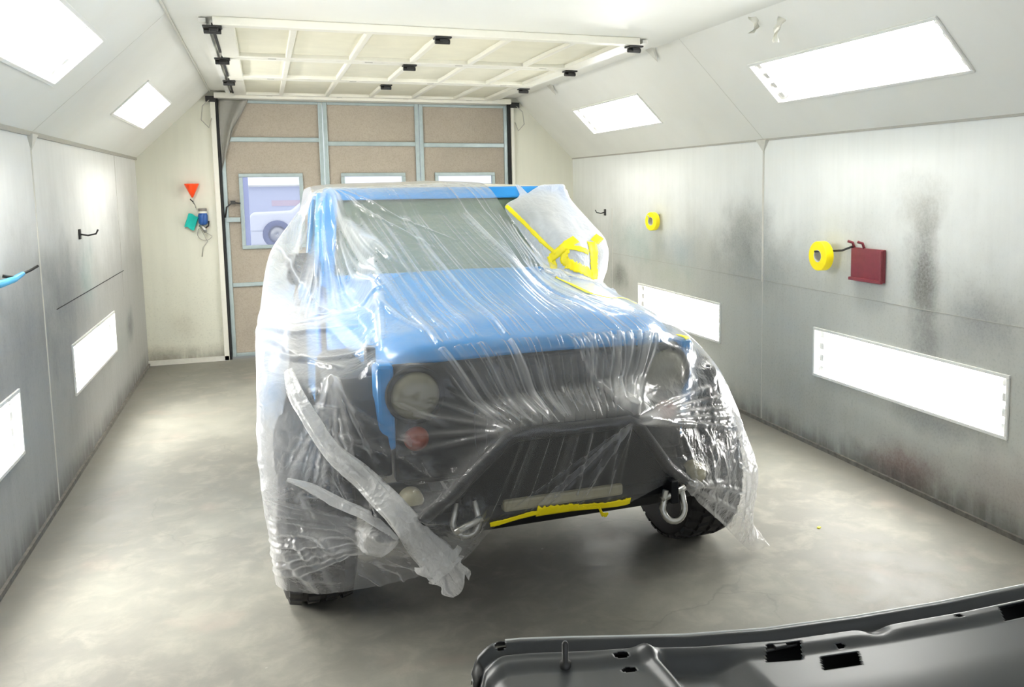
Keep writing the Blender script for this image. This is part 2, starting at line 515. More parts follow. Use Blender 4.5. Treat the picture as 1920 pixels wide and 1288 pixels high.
for yy in (-2.08, -.66, .80):
    for xx in (dx0 - .005, 0, dx1 - .02):
        m = MB()
        m.box(xx - .055, xx + .055, yy - .05, yy + .05, -.012, .0)
        m.box(xx - .02, xx + .035, yy - .03, yy + .03, -.035, -.012)
        m.tube([(xx - .05, yy, -.03), (xx + .05, yy, -.03)], .017, 10)
        m.build('roller_bracket', M['black'], gd, bevel=.004)
for (y0, y1) in ((-2.03, -1.0), (-.6, .45), (.86, 1.9)):
    MB().box(dx0 - .012, dx0 + .004, y0, y1, -.006, .03).build('edge_gap_strip', M['dark_gap'], gd)  # black strip painted in for the shaded gap at the door's edge
MB().box(-1.6, 1.62, 2.16, 2.235, -.03, .03).build('bottom_rail', M['door_white'], gd, bevel=.006)
for xx, sx in ((dx0 - .06, -1), (dx1 + .06, 1)):
    m = MB()
    m.box(xx - .02, xx + .02, -2.1, 2.2, .02, .045)
    m.build('track', M['white_metal'], gd)
# jamb brackets and cables
for x, lab in ((-.47, 'small dark spring cable and bracket at the left top corner of the door opening'),
               (2.84, 'small dark spring cable and bracket at the right top corner of the door opening')):
    t = thing('cable_bracket', lab, 'bracket', (x, YB - .03, 2.80))
    MB().box(-.05, .05, -.03, .03, -.03, .03).build('plate', M['black'], t, bevel=.004)
    s = -1 if x < 0 else 1
    MB().tube([(0, -.02, 0), (s * .08, -.05, -.08), (s * .10, -.04, -.22), (s * .03, -.03, -.30), (s * .0, 0, -.2)], .006, 6).build('cable', M['trim'], t, smooth=True)

# jambs of the opening
struct(MB().box(DX0 - .05, DX0 + .0, YB - .03, YB + .12, 0, DZ).build('trim_13', M['door_white'], bevel=.004))
struct(MB().box(DX1, DX1 + .035, YB - .03, YB + .12, 0, DZ).build('trim_14', M['door_white'], bevel=.004))
struct(MB().box(DX0 - .002, DX0 + .025, YB + .0, YB + .06, 0, DZ).build('trim_15', M['dark_gap']))
struct(MB().box(DX1 - .03, DX1 + .002, YB + .0, YB + .06, 0, DZ).build('trim_16', M['dark_gap']))

struct(MB().box(DX0, DX1, YB + .09, YB + .12, 2.77, DZ + .02).build('sky_block_strip', M['door_white']))  # strip added to block sky light above the screens
# ------------------------------------------------------------------ fabric screens in the opening
SY = YB + .06
panels = [(-.405, .655, 'left', 2.385, (-.24, .42)), (.66, 1.715, 'middle', 2.345, (.83, 1.545)), (1.72, 2.765, 'right', 2.335, (1.885, 2.60))]
labs = {'left': 'taupe fabric screen at left of the doorway with a full view window',
        'middle': 'taupe fabric screen in the middle of the doorway, its window mostly behind the roof',
        'right': 'taupe fabric screen at right of the doorway beside the right jamb'}
for (x0, x1, nm, hz, (w0, w1)) in panels:
    cx = (x0 + x1) / 2
    t = thing('filter_screen', labs[nm], 'screen', (cx, SY, 0), 0, 'fabric screens filling the doorway')
    b = .045
    X0, X1 = x0 - cx, x1 - cx; W0, W1 = w0 - cx, w1 - cx
    wz0, wz1 = 1.20, 2.02
    m = MB()
    m.box(X0, X0 + b, -.02, .02, .02, 2.80); m.box(X1 - b, X1, -.02, .02, .02, 2.80)
    m.box(X0 + b, X1 - b, -.02, .02, hz - .025, hz + .025); m.box(X0 + b, X1 - b, -.02, .02, 2.77, 2.80)
    m.box(X0 + b, X1 - b, -.02, .02, .79, .835); m.box(X0 + b, X1 - b, -.02, .02, .02, .06)
    m.build('frame', M['galv'], t, bevel=.006)
    def fab(name, xa, xb, za, zb, seed):
        def fn(u, v):
            x = xa + (xb - xa) * u; z = za + (zb - za) * v
            p = Vector((x * 1.6 + seed, z * 1.6, seed))
            q = Vector((x * 5 + z * 4 + seed, z * 3 - x * 2, seed))
            e = min(u, 1 - u, v, 1 - v) * 8
            return (x, .004 + min(1, e) * (.016 * mnoise.noise(p) + .008 * abs(mnoise.noise(q))), z)
        return MB().grid(fn, 30, 30).build(name, M['fabric'], t, smooth=True)
    bands = [(hz, 2.79), (.81, wz0), (.03, .81)]
    for k, (za, zb) in enumerate(bands):
        fab('filter_fabric', X0 + b - .01, X1 - b + .01, za, zb, k * 7 + cx)
    fab('filter_fabric', X0 + b - .01, W0 + .01, wz0, wz1, 3 + cx)
    fab('filter_fabric', W1 - .01, X1 - b + .01, wz0, wz1, 5 + cx)
    fab('filter_fabric', X0 + b - .01, X1 - b + .01, wz1, hz, 9 + cx)
    f = .04
    m = MB()
    m.box(W0, W1, -.022, .02, wz0, wz0 + f); m.box(W0, W1, -.022, .02, wz1 - f, wz1)
    m.box(W0, W0 + f, -.022, .02, wz0 + f, wz1 - f); m.box(W1 - f, W1, -.022, .02, wz0 + f, wz1 - f)
    wf = m.build('window_frame', M['galv'], t, bevel=.005)
    MB().box(W0 + f, W1 - f, -.002, .002, wz0 + f, wz1 - f).build('pane', M['pane'], wf)
    if nm == 'left':
        h = MB()
        h.tube([(X0 + .01, -.02, 1.55), (X0 + .03, -.05, 1.66), (X0 + .09, -.05, 1.71), (X0 + .17, -.04, 1.70)], .008, 8)
        h.box(X0 + .07, X0 + .12, -.06, -.02, 1.69, 1.73)
        h.build('latch_cable', M['black'], t, smooth=False)
        h = MB()
        h.tube([(X0 + .17, -.03, 1.69), (X0 + .17, -.03, 1.56)], .005, 6)
        h.box(X0 + .02, X0 + .16, -.04, -.02, 1.50, 1.55)
        h.build('latch_bar', M['galv'], t, bevel=.003)
# corner drape of loose fabric at the upper left of the opening
dm = MB()
def drape(u, v):
    x = -.40 + .30 * u * (1 - .6 * v); z = 2.80 - .75 * v * (1 - .55 * u)
    return (x, SY - .045 - .02 * math.sin(u * 9 + v * 5), z)
tag(dm.grid(drape, 16, 24).build('loose_fabric', simple('grey_dusty_cloth', '#8f8d86', .8), smooth=True, solid=.002), 'dark grey loose fabric bunched in the upper left corner of the doorway', 'fabric')

# ------------------------------------------------------------------ outdoors, seen through the windows
M['asphalt'] = simple('pale_dusty_ground', '#c9ccd6', .9)
M['far_wall'] = simple('pale_blue_building', '#d3d9ee', .8)
struct(MB().box(-30, 60, YB + .36, 60, -.12, -.02).build('ground', M['asphalt']))
fb = thing('far_building', 'pale blue building far outside the windows', 'building', (10, 50, 0))
MB().box(-30, 30, 0, 6, 0, 1.98).build('wall', M['far_wall'], fb)
MB().box(-30.3, 30.3, -.3, 6, 1.98, 2.06).build('roof_edge', M['door_white'], fb)
MB().box(-9.6, -5.5, -.04, 0, .95, 1.25).build('sign_band', simple('faded_red', '#e0c6cf', .7), fb)
tag(MB().box(-.31, -.18, 12.4, 12.6, -.02, 4).build('post', simple('lavender_post', '#a9b2e2', .8), bevel=.01), 'lavender post outside behind the left window', 'post')
pc = thing('parked_car', 'white parked car outside, its wheel seen through the left window', 'car', (1.15, 31, 0))
m = MB()
prof = [(-1.6, .5), (-1.62, .95), (-1.5, 1.08), (-.3, 1.12), (.3, 1.62), (2.4, 1.66), (2.9, 1.1), (3.0, .5)]
m.loft([[(x, yy, z) for x, z in prof] for yy in (-.85, .85)], True, True)
m.build('body', simple('white_car_paint', '#f2f4fa', .35), pc, bevel=.06)
for x in (-.78, 2.0):
    mm = TR(x, -.86, .40) @ RX(PI / 2)
    wl = MB().lathe([(.28, -.08), (.42, -.08), (.45, -.04), (.45, .06), (.42, .1), (.28, .1)], 28, mm, True).build('tire', simple('blue_dark_rubber', '#5a6388', .8), pc, smooth=True)
    MB().lathe([(.02, .08), (.1, .09), (.27, .06), (.28, -.02), (.02, -.03)], 28, mm, True).build('rim', M['steel'], wl, smooth=True)

# ------------------------------------------------------------------ the vehicle
M['blue'] = simple('light_blue_car_paint', '#0a80c6', .35, var=.02, spec=.5, coat=.4)
M['flare'] = simple('black_textured_plastic', '#1c1d1f', .6, scale=120, spec=.25)
M['grille_black'] = simple('black_grille', '#1c1e20', .5, spec=.25)
M['bumper'] = simple('black_powder_coat', '#121417', .5, scale=90, spec=.2)
M['rubber'] = simple('tire_rubber', '#222120', .75, scale=60)
M['lens'] = glass('headlight_lens', (.9, .88, .75, 1), .45, .05)
M['lens_dull'] = simple('dulled_headlight_lens', '#7a7763', .35)
M['beige'] = simple('masked_lamp_beige', '#9a947a', .4)
M['orange'] = simple('orange_turn_signal', '#8e3f2c', .4)
M['roof'] = simple('hardtop_pale', '#c9c5b6', .6)
M['interior'] = simple('dark_interior', '#3c4440', .8)
def _ws():
    t = NT('windshield_glass')
    g = t.n('BsdfGlossy', {'Color': (1, 1, 1, 1), 'Roughness': .08}).outputs[0]
    tr = t.n('BsdfTransparent', {'Color': (.30, .36, .32, 1)}).outputs[0]
    c = t.mix(t.noise(t.pos(), 1.4, 3), lin('#48554c'), lin('#74876f'))
    df = t.n('BsdfDiffuse', {'Color': c}).outputs[0]
    fr = t.n('LayerWeight', {'Blend': .25}).outputs['Fresnel']
    a = t.n('MixShader', {0: .85, 1: tr, 2: df}).outputs[0]
    return t.surf(t.n('MixShader', {0: t.math('MINIMUM', fr, .6), 1: a, 2: g}).outputs[0])
M['glass'] = _ws()
VO = (1.08, 4.1, 0); VYAW = math.radians(1.2)
car = thing('off_road_car', 'blue boxy off-road car under clear plastic with black bumper', 'car', VO, VYAW)

def sstep(a, b, x):
    t = min(1, max(0, (x - a) / (b - a))); return t * t * (3 - 2 * t)

# body tub
m = MB()
def ring(b, hw, zb, zt, r=.05):
    return [(-hw + r, b, zb), (-hw, b, zb + r), (-hw, b, zt - r), (-hw + r, b, zt), (hw - r, b, zt), (hw, b, zt - r), (hw, b, zb + r), (hw - r, b, zb)]
m.loft([ring(.62, .74, .55, 1.15), ring(.85, .77, .50, 1.22), ring(1.6, .80, .50, 1.20), ring(3.0, .80, .52, 1.18), ring(3.12, .77, .56, 1.16)])
body = m.build('body', M['blue'], car, bevel=.02)
for s in (-1, 1):
    d = MB()
    d.box(*sorted((s * .80, s * .825)), .92, 1.9, .58, 1.19)
    dr = d.build('door', M['blue'], car, bevel=.02)
    h = MB().box(*sorted((s * .825, s * .855)), 1.66, 1.82, 1.02, 1.06).build('handle', M['flare'], dr, bevel=.008)
    # upper door frame
    f = MB()
    f.tube([(s * .80, .98, 1.2), (s * .74, 1.28, 1.80), (s * .74, 1.85, 1.80), (s * .79, 1.9, 1.2)], .03, 8)
    f.build('window_frame', M['blue'], dr, smooth=True)
    MB().add([(s * .795, 1.02, 1.2), (s * .735, 1.3, 1.79), (s * .735, 1.83, 1.79), (s * .785, 1.88, 1.2)], [(0, 1, 2, 3)]).build('window_glass', M['glass'], dr, solid=.004)
# hood
def hood(u, v):
    s = u * 2 - 1
    skirt = 0
    if abs(s) > .88:
        skirt = (abs(s) - .88) / .12; s2 = math.copysign(1, s)
    else:
        s2 = s / .88
    t = min(v / .9, 1); lip = max(0, (v - .9) / .1)
    hw = .755 - .095 * t
    b = .86 - 1.40 * t + .10 * (abs(s2) ** 3) * t ** 3
    z = 1.318 - .105 * t + .03 * (1 - s2 * s2) + .025 * (1 - sstep(.42, .55, abs(s2))) * sstep(1.0, .8, t)
    z -= .05 * max(0, (abs(s2) - .8) / .2) ** 2
    z -= .03 * sstep(.85, 1, t) ** 2
    z -= skirt * (.25 if lip == 0 else .25) * (1 - .0 * lip)
    z -= lip * .06; b -= math.sin(lip * PI / 2) * .025
    return (s2 * hw, b, z)
hd = MB().grid(hood, 66, 48).build('hood', M['blue'], car, smooth=True, solid=.012, offset=-1)
for s in (-1, 1):
    MB().box(*sorted((s * .665, s * .715)), -.34, -.24, 1.02, 1.18).build('hood_latch', M['flare'], hd, bevel=.01)
# cowl
MB().box(-.76, .76, .84, .98, 1.16, 1.325).build('cowl', M['blue'], car, bevel=.02)
# windshield frame
bB, bT, zB, zT = .93, 1.22, 1.32, 1.835
m = MB()
for s in (-1, 1):
    m.loft([[(s * (.76) + dx, bB + db, zB) for dx, db in ((-.04, -.02), (.04, -.02), (.04, .05), (-.04, .05))],
            [(s * (.69) + dx, bT + db, zT) for dx, db in ((-.04, -.02), (.04, -.02), (.04, .05), (-.04, .05))]])
m.loft([[(x, bT - .045, zT - .055), (x, bT - .02, zT + .015), (x, bT + .06, zT + .015), (x, bT + .06, zT - .05)] for x in (-.73, .73)])
m.loft([[(x, bB - .02, zB - .01), (x, bB + .01, zB + .05), (x, bB + .06, zB + .05), (x, bB + .05, zB - .01)] for x in (-.78, .78)])
m.build('windshield_frame', M['blue'], car, bevel=.012)
MB().add([(-.74, bB + .02, zB + .03), (.74, bB + .02, zB + .03), (.67, bT, zT - .03), (-.67, bT, zT - .03)], [(0, 1, 2, 3)]).build('windshield', M['glass'], car, solid=.005)
# hard top
m = MB()
def rr(b, hw, z0, z1):
    return [(-hw - .04, b, z0), (-hw, b, z1 - .05), (-hw + .06, b, z1 - .01), (0, b, z1 + .015), (hw - .06, b, z1 - .01), (hw, b, z1 - .05), (hw + .04, b, z0),
            (hw - .03, b, z0), (hw - .06, b, z1 - .07), (0, b, z1 - .03), (-hw + .06, b, z1 - .07), (-hw + .03, b, z0)]
m.loft([rr(1.22, .71, 1.78, 1.855), rr(1.9, .715, 1.78, 1.87), rr(1.95, .715, 1.2, 1.87), rr(2.72, .70, 1.2, 1.86), rr(2.80, .69, 1.2, 1.82)])
m.build('hard_top', M['roof'], car, smooth=False, bevel=.008)
# interior
MB().box(-.72, .72, .98, 1.22, .95, 1.30).build('dashboard', M['interior'], car, bevel=.04)
MB().lathe([(.185, 0), (.2, -.012), (.215, 0), (.2, .012)], 28, TR(.38, 1.33, 1.24) @ RX(math.radians(68)), True).build('steering_wheel', M['black'], car, smooth=True)
for x in (-.36, .36):
    m = MB(); m.box(x - .25, x + .25, 1.75, 2.25, .75, .95)
    m.loft([[(x - .24, 2.12, .95), (x + .24, 2.12, .95), (x + .24, 2.28, .95), (x - .24, 2.28, .95)], [(x - .2, 2.25, 1.5), (x + .2, 2.25, 1.5), (x + .2, 2.38, 1.5), (x - .2, 2.38, 1.5)]])
    st = m.build('seat', M['interior'], car, bevel=.05)
    MB().box(x - .12, x + .12, 2.26, 2.36, 1.52, 1.70).build('headrest', M['interior'], st, bevel=.04)
# grille
m = MB()
GW = .645
m.loft([[(-GW, -.50, z), (-GW, -.56 + .02 * k, z), (-.35, -.585 + .02 * k, z), (.35, -.585 + .02 * k, z), (GW, -.56 + .02 * k, z), (GW, -.50, z)] for z, k in ((.66, 0), (1.0, 0), (1.10, .5), (1.14, 1.2))])
gr = m.build('grille', M['grille_black'], car, bevel=.012)
for k in range(7):
    x = (k - 3) * .098
    m = MB(); n = 16
    loop = [(x + .030 * math.cos(2 * PI * i / n), .88 + .14 * math.copysign(abs(math.sin(2 * PI * i / n)) ** .6, math.sin(2 * PI * i / n))) for i in range(n)]
    inn = [(x + .022 * math.cos(2 * PI * i / n), .88 + .13 * math.copysign(abs(math.sin(2 * PI * i / n)) ** .6, math.sin(2 * PI * i / n))) for i in range(n)]
    m.loft([[(a, -.588, z) for a, z in loop], [(a, -.600, z) for a, z in loop], [(a, -.600, z) for a, z in inn], [(a, -.589, z) for a, z in inn]], True, False)
    m.build('grille_slot', M['flare'], gr)
for s in (-1, 1):
    m = MB()
    m.loft([[(s * .640, -.575, z), (s * .705, -.555, z), (s * .715, -.46, z), (s * .64, -.46, z)] for z in (.80, .98, 1.10, 1.15)])
    m.build('grille_rim', M['blue'], gr, bevel=.015)
    x = s * .56
    mm = TR(x, -.572, 1.02) @ RX(PI / 2)
    hl = MB().lathe([(.10, -.03), (.118, -.01), (.118, .012), (.098, .018)], 32, mm, True).build('headlight', M['grille_black'], car, smooth=True)
    MB().lathe([(0, .045), (.03, .043), (.065, .034), (.098, .012), (.098, .0), (0, -.002)], 32, mm, True).build('lens', M['lens_dull'], hl, smooth=True)
    mm = TR(s * .56, -.572, .84) @ RX(PI / 2)
    MB().lathe([(0, .03), (.03, .025), (.05, .008), (.05, -.01), (0, -.012)], 24, mm, True).build('turn_signal', M['orange'], car, smooth=True)
    # inner fender, blue
    MB().loft([[(s * .66, b, zt - .35), (s * .78, b, zt - .35), (s * .78, b, zt), (s * .66, b, zt)] for b, zt in ((-.45, 1.02), (.2, 1.06), (.84, 1.10))]).build('fender', M['blue'], car, bevel=.02)
    # black flare
    for (nm, off, prof) in (('fender_flare', 0, [(-.58, .70), (-.565, .86), (-.50, 1.0), (-.36, 1.065), (.30, 1.075), (.47, 1.0), (.60, .80), (.66, .62)]),
                            ('rear_flare', 2.45, [(-.60, .66), (-.48, .95), (-.34, 1.03), (.36, 1.03), (.50, .92), (.58, .72)])):
        m = MB(); rings = []; FO = .87 if off == 0 else .95
        for i, (b, z) in enumerate(prof):
            p0 = Vector(prof[max(0, i - 1)]); p1 = Vector(prof[min(len(prof) - 1, i + 1)])
            d = (p1 - p0).normalized(); n = Vector((-d.y, d.x))   # outward (up/forward)
            q = lambda k: (b + off - n.x * -k, z + n.y * k)
            o0 = (b + off + n.x * 0, z); o1 = (b + off - n.x * .045, z - n.y * .045); o2 = (b + off - n.x * .085, z - n.y * .085)
            rings.append([(s * .66, *o0), (s * FO - s * .04, *o0), (s * FO, o0[0] - n.x * .02, o0[1] - n.y * .02), (s * FO, *o2), (s * FO - s * .03, *o2), (s * FO - s * .05, *o1), (s * .66, *o1)])
        m.loft(rings); m.build(nm, M['flare'], car, bevel=.01)
    # mirror
    if True:
        out = .96 if s < 0 else .90
        m = MB(); m.tube([(s * .80, 1.0, 1.33), (s * .87, .98, 1.36)], .03, 8)
        arm = m.build('mirror', M['flare'], car, smooth=True)
        x0, x1 = sorted((s * .82, s * out))
        m = MB(); m.box(x0, x1, .93, 1.02, 1.33, 1.50); m.build('mirror_housing', M['flare'], arm, bevel=.03)
# bumper, black infill and hoop
m = MB()
m.loft([[(x, -.58 + db, z) for db, z in ((0, .44), (-.12 * k, .46), (-.16 * k, .52), (-.15 * k, .60), (0, .62))] for x, k in ((-.76, .55), (-.60, .85), (-.45, 1), (.45, 1), (.60, .85), (.76, .55))])
bp = m.build('bumper', M['bumper'], car, bevel=.012)
m = MB()
m.loft([[(-.56, -.76, .58), (.56, -.76, .58), (.56, -.72, .58), (-.56, -.72, .58)], [(-.23, -.835, .875), (.28, -.835, .875), (.28, -.80, .875), (-.23, -.80, .875)]])
m.build('hoop_infill', M['bumper'], bp, bevel=.008)  # black sheet filling the area under the hoop
m = MB(); m.tube([(-.58, -.74, .56), (-.48, -.77, .64), (-.255, -.83, .865), (-.21, -.84, .885), (.27, -.84, .885), (.305, -.83, .865), (.48, -.77, .64), (.58, -.74, .56)], .026, 12)
m.build('hoop', M['bumper'], bp, smooth=True)
MB().box(-.26, .26, -.785, -.73, .555, .605).build('fairlead', M['beige'], bp, bevel=.012)
for s in (-1, 1):
    x = .035 + s * .445; yb = .05 if s < 0 else 0; zb = .06 if s < 0 else 0
    MB().box(x - .018, x + .018, -.83 + yb, -.74 + yb, .50 + zb, .60 + zb).build('tow_tab', M['bumper'], bp, bevel=.006)
    m = MB()
    pts = [(x - .035, -.81 + yb, .56 + zb)] + [(x + .052 * math.cos(a), -.81 + yb - .02 * abs(math.sin(a)), .48 + zb + .055 * math.sin(a)) for a in [PI + i * PI / 10 * 1.0 for i in range(0, 11)]] + [(x + .035, -.81 + yb, .56 + zb)]
    m.tube(pts, .014, 10); m.tube([(x - .055, -.81, .52), (x + .055, -.81, .56)], .014, 10)
    m.build('shackle', M['steel'], bp, smooth=True)
    mm = TR(.02 + s * .62, -.70 + (.06 if s < 0 else 0), .58 + (.03 if s < 0 else 0)) @ RX(PI / 2)
    MB().lathe([(0, .05), (.035, .045), (.048, .02), (.048, -.03), (0, -.03)], 24, mm, True).build('fog_light', M['beige'], bp, smooth=True)
# running gear
MB().box(-.42, .42, -.50, 2.9, .44, .58).build('chassis', M['black'], car, bevel=.02)
for off in (0, 2.45):
    m = MB(); m.tube([(-.80, off, .42), (.80, off, .42)], .055, 12)
    m.lathe([(0, -.12), (.12, -.08), (.15, 0), (.12, .08), (0, .12)], 20, TR(.18, off, .42) @ RX(PI / 2))
    m.build('axle', M['black'], car, smooth=True)
MB().box(-.60, .60, -.46, .85, .60, 1.06).build('engine_bay', M['black'], car, bevel=.03)
# wheels
def wheel(x, b, s):
    R, W = .425, .145
    mm = TR(x, b, R) @ RY(PI / 2 * s)
    prof = [(.235, -W + .02), (.25, -W), (.34, -W - .008), (.385, -W + .005), (R - .014, -W + .03), (R - .012, 0), (R - .014, W - .03), (.385, W - .005), (.34, W + .008), (.25, W), (.235, W - .02)]
    ti = MB().lathe(prof, 64, mm, True).build('tire', M['rubber'], car, smooth=True)
    tr = MB(); N = 34
    for row, (c, wd, tilt) in enumerate(((-.112, .05, .25), (-.045, .055, -.5), (.03, .055, .5), (.105, .055, -.25))):
        for k in range(N):
            a = 2 * PI * (k + .5 * (row % 2)) / N; h = 2 * PI / N * .36
            vs = []
            for (da, dc, rr_) in ((-h, -wd / 2, 0), (h, -wd / 2, 0), (h, wd / 2, 0), (-h, wd / 2, 0), (-h * .85, -wd / 2 + .004, 1), (h * .85, -wd / 2 + .004, 1), (h * .85, wd / 2 - .004, 1), (-h * .85, wd / 2 - .004, 1)):
                rad = R - .016 + rr_ * .016 - (.012 if abs(c + dc) > .12 else 0)
                aa = a + da + tilt * dc
                vs.append(mm @ Vector((rad * math.cos(aa), rad * math.sin(aa), c + dc)))
            tr.add(vs, [(4, 5, 6, 7), (0, 1, 5, 4), (1, 2, 6, 5), (2, 3, 7, 6), (3, 0, 4, 7)])
    tr.build('tread', M['rubber'], ti)
    rim = MB().lathe([(.06, .02), (.10, .05), (.19, .06), (.215, .10), (.245, .125), (.245, -.12), (.2, -.12), (.18, -.02), (.06, -.02)], 40, mm, True).build('rim', M['black'], car, smooth=True)
for s in (-1, 1):
    wheel(s * .935, 0, s); wheel(s * .895, 2.45, s)

# ------------------------------------------------------------------ clear plastic drape (control net in the vehicle's own axes: across, back, up)
def film(name, tau, gl=.10, white=.92, rough=.12, crumple=1.0):
    """thin milky plastic: the more film a line of sight crosses the whiter it is"""
    t = NT(name)
    P = t.pos()
    at = t.n('Attribute', attribute_name='crumple').outputs['Fac']
    ly = t.n('Attribute', attribute_name='film_haze').outputs['Fac']
    wob = t.n('VectorMath', {0: P, 1: t.n('VectorMath', {0: t.n('TexNoise', {'Vector': P, 'Scale': 7, 'Detail': 3}).outputs[1], 1: (.16, .16, .16)}, operation='MULTIPLY').outputs[0]}, operation='ADD').outputs[0]
    v1 = t.n('TexVoronoi', {'Vector': wob, 'Scale': 17}, feature='F1').outputs['Distance']
    v2 = t.n('TexVoronoi', {'Vector': wob, 'Scale': 46}, feature='F1').outputs['Distance']
    nz = t.noise(P, 24, 5, .6, 1.2)
    h = t.math('ADD', t.math('MULTIPLY', v1, 1.2), t.math('ADD', t.math('MULTIPLY', v2, .4), t.math('MULTIPLY', nz, .7)))
    nb = t.n('Bump', {'Height': h, 'Strength': t.math('MULTIPLY', t.math('ADD', t.math('MULTIPLY', at, .9), .10), crumple), 'Distance': .03}).outputs[0]
    inc = t.n('NewGeometry').outputs['Incoming']
    c = t.math('ABSOLUTE', t.n('VectorMath', {0: nb, 1: inc}, operation='DOT_PRODUCT').outputs['Value'])
    c = t.math('MAXIMUM', c, .07)
    tn = t.math('MULTIPLY', ly, tau)
    al = t.math('SUBTRACT', 1.0, t.math('POWER', 2.71828, t.math('MULTIPLY', t.math('DIVIDE', tn, c), -1.0)))
    wcol = (white, white * 1.0, white * .99, 1)
    tl = t.n('BsdfTranslucent', {'Color': wcol, 'Normal': nb}).outputs[0]
    df = t.n('BsdfDiffuse', {'Color': wcol, 'Normal': nb}).outputs[0]
    body_ = t.n('MixShader', {0: .5, 1: tl, 2: df}).outputs[0]
    tr = t.n('BsdfTransparent', {'Color': (1, 1, 1, 1)}).outputs[0]
    a = t.n('MixShader', {0: al, 1: tr, 2: body_}).outputs[0]
    g = t.n('BsdfGlossy', {'Color': (1, 1, 1, 1), 'Roughness': rough, 'Normal': nb}).outputs[0]
    om = t.math('SUBTRACT', 1.0, c)
    fr = t.math('ADD', gl * .7, t.math('MULTIPLY', t.math('POWER', om, 4.0), .75))
    return t.surf(t.n('MixShader', {0: t.math('MINIMUM', fr, .85), 1: a, 2: g}).outputs[0])
M['film'] = film('clear_plastic_film', .095, .055)
M['film_white'] = film('white_masking_film', 1.6, .04, .93, .35, .7)
M['yellow'] = simple('yellow_masking_tape', '#ffe800', .5, var=.03)

SHEET=[
 [(-0.9,2.9,0.5),(-0.88,2.85,1.1),(-0.76,2.8,1.75),(-0.71,2.78,1.86),(-0.45,2.77,1.885),(-0.2,2.77,1.89),(0,2.77,1.89),(0.1,2.77,1.89),(0.17,2.77,1.89),(0.21,2.77,1.89),(0.24,2.77,1.89),(0.26,2.77,1.89)],
 [(-0.93,2,0.6),(-0.826,1.75,1.613),(-0.798,1.35,1.839),(-0.759,1.2,1.839),(-0.482,1.2,1.851),(-0.204,1.2,1.857),(0.02,1.2,1.861),(0.118,1.2,1.863),(0.161,1.2,1.863),(0.184,1.2,1.863),(0.197,1.2,1.863),(0.207,1.2,1.862)],
 [(-0.98,1.5,0.6),(-1.043,0.85,1.5),(-0.909,0.88,1.539),(-0.768,1,1.597),(-0.516,0.826,1.674),(-0.241,0.815,1.689),(-0.018,0.808,1.697),(0.105,0.808,1.7),(0.187,0.825,1.694),(0.217,0.831,1.697),(0.232,0.83,1.696),(0.245,0.83,1.696)],
 [(-1.03,0.9,0.6),(-1.116,0.45,1.273),(-0.943,0.5,1.296),(-0.708,0.72,1.327),(-0.546,0.486,1.52),(-0.274,0.465,1.544),(-0.052,0.452,1.555),(0.094,0.452,1.559),(0.293,0.503,1.454),(0.426,0.8,1.423),(0.455,0.81,1.422),(0.482,0.82,1.417)],
 [(-1.05,0.65,0.55),(-1.133,0.2,1.244),(-0.955,0.25,1.238),(-0.697,0.42,1.272),(-0.568,0.248,1.419),(-0.298,0.22,1.449),(-0.076,0.203,1.462),(0.086,0.203,1.467),(0.447,0.6,1.332),(0.532,0.53,1.28),(0.623,0.46,1.238),(0.726,0.4,1.215)],
 [(-1.06,0.4,0.5),(-1.144,-0.05,1.227),(-0.966,-0.05,1.204),(-0.673,0.1,1.239),(-0.595,-0.058,1.297),(-0.328,-0.095,1.335),(-0.107,-0.117,1.351),(0.075,-0.117,1.357),(0.512,0.35,1.271),(0.662,0.3,1.245),(0.801,0.25,1.202),(1.06,0.6,0.95)],
 [(-1.08,0.1,0.45),(-1.152,-0.38,1.048),(-0.997,-0.46,1.051),(-0.822,-0.47,1.099),(-0.635,-0.5,1.132),(-0.371,-0.55,1.181),(-0.152,-0.58,1.202),(0.06,-0.58,1.209),(0.289,-0.56,1.205),(0.532,-0.48,1.185),(0.876,-0.2,1.091),(1.14,0.3,0.6)],
 [(-1.1,-0.1,0.4),(-1.155,-0.45,0.818),(-1.026,-0.5,0.816),(-0.829,-0.55,0.892),(-0.619,-0.62,0.951),(-0.337,-0.66,0.985),(-0.095,-0.68,1.01),(0.116,-0.68,1.023),(0.315,-0.67,1.021),(0.617,-0.58,0.992),(0.99,-0.3,0.929),(1.2,0.2,0.45)],
 [(-1.1,-0.2,0.35),(-1.155,-0.48,0.665),(-1.029,-0.53,0.664),(-0.799,-0.58,0.702),(-0.483,-0.7,0.74),(-0.187,-0.86,0.907),(-0.022,-0.86,0.91),(0.138,-0.86,0.908),(0.315,-0.86,0.899),(0.658,-0.68,0.803),(1.053,-0.4,0.73),(1.2,0.1,0.35)],
 [(-1.12,-0.25,0.28),(-1.118,-0.46,0.478),(-0.997,-0.53,0.474),(-0.766,-0.58,0.477),(-0.493,-0.72,0.541),(-0.248,-0.83,0.694),(-0.014,-0.83,0.717),(0.148,-0.83,0.718),(0.357,-0.82,0.723),(0.693,-0.7,0.621),(1.147,-0.42,0.418),(1.22,0.1,0.25)],
 [(-1.12,-0.28,0.2),(-1.078,-0.4,0.215),(-0.928,-0.46,0.202),(-0.701,-0.5,0.214),(-0.412,-0.62,0.307),(-0.276,-0.76,0.501),(0.008,-0.76,0.516),(0.277,-0.76,0.506),(0.514,-0.76,0.565),(0.828,-0.55,0.294),(1.099,-0.42,0.032),(1.204,-0.44,0.047)]]
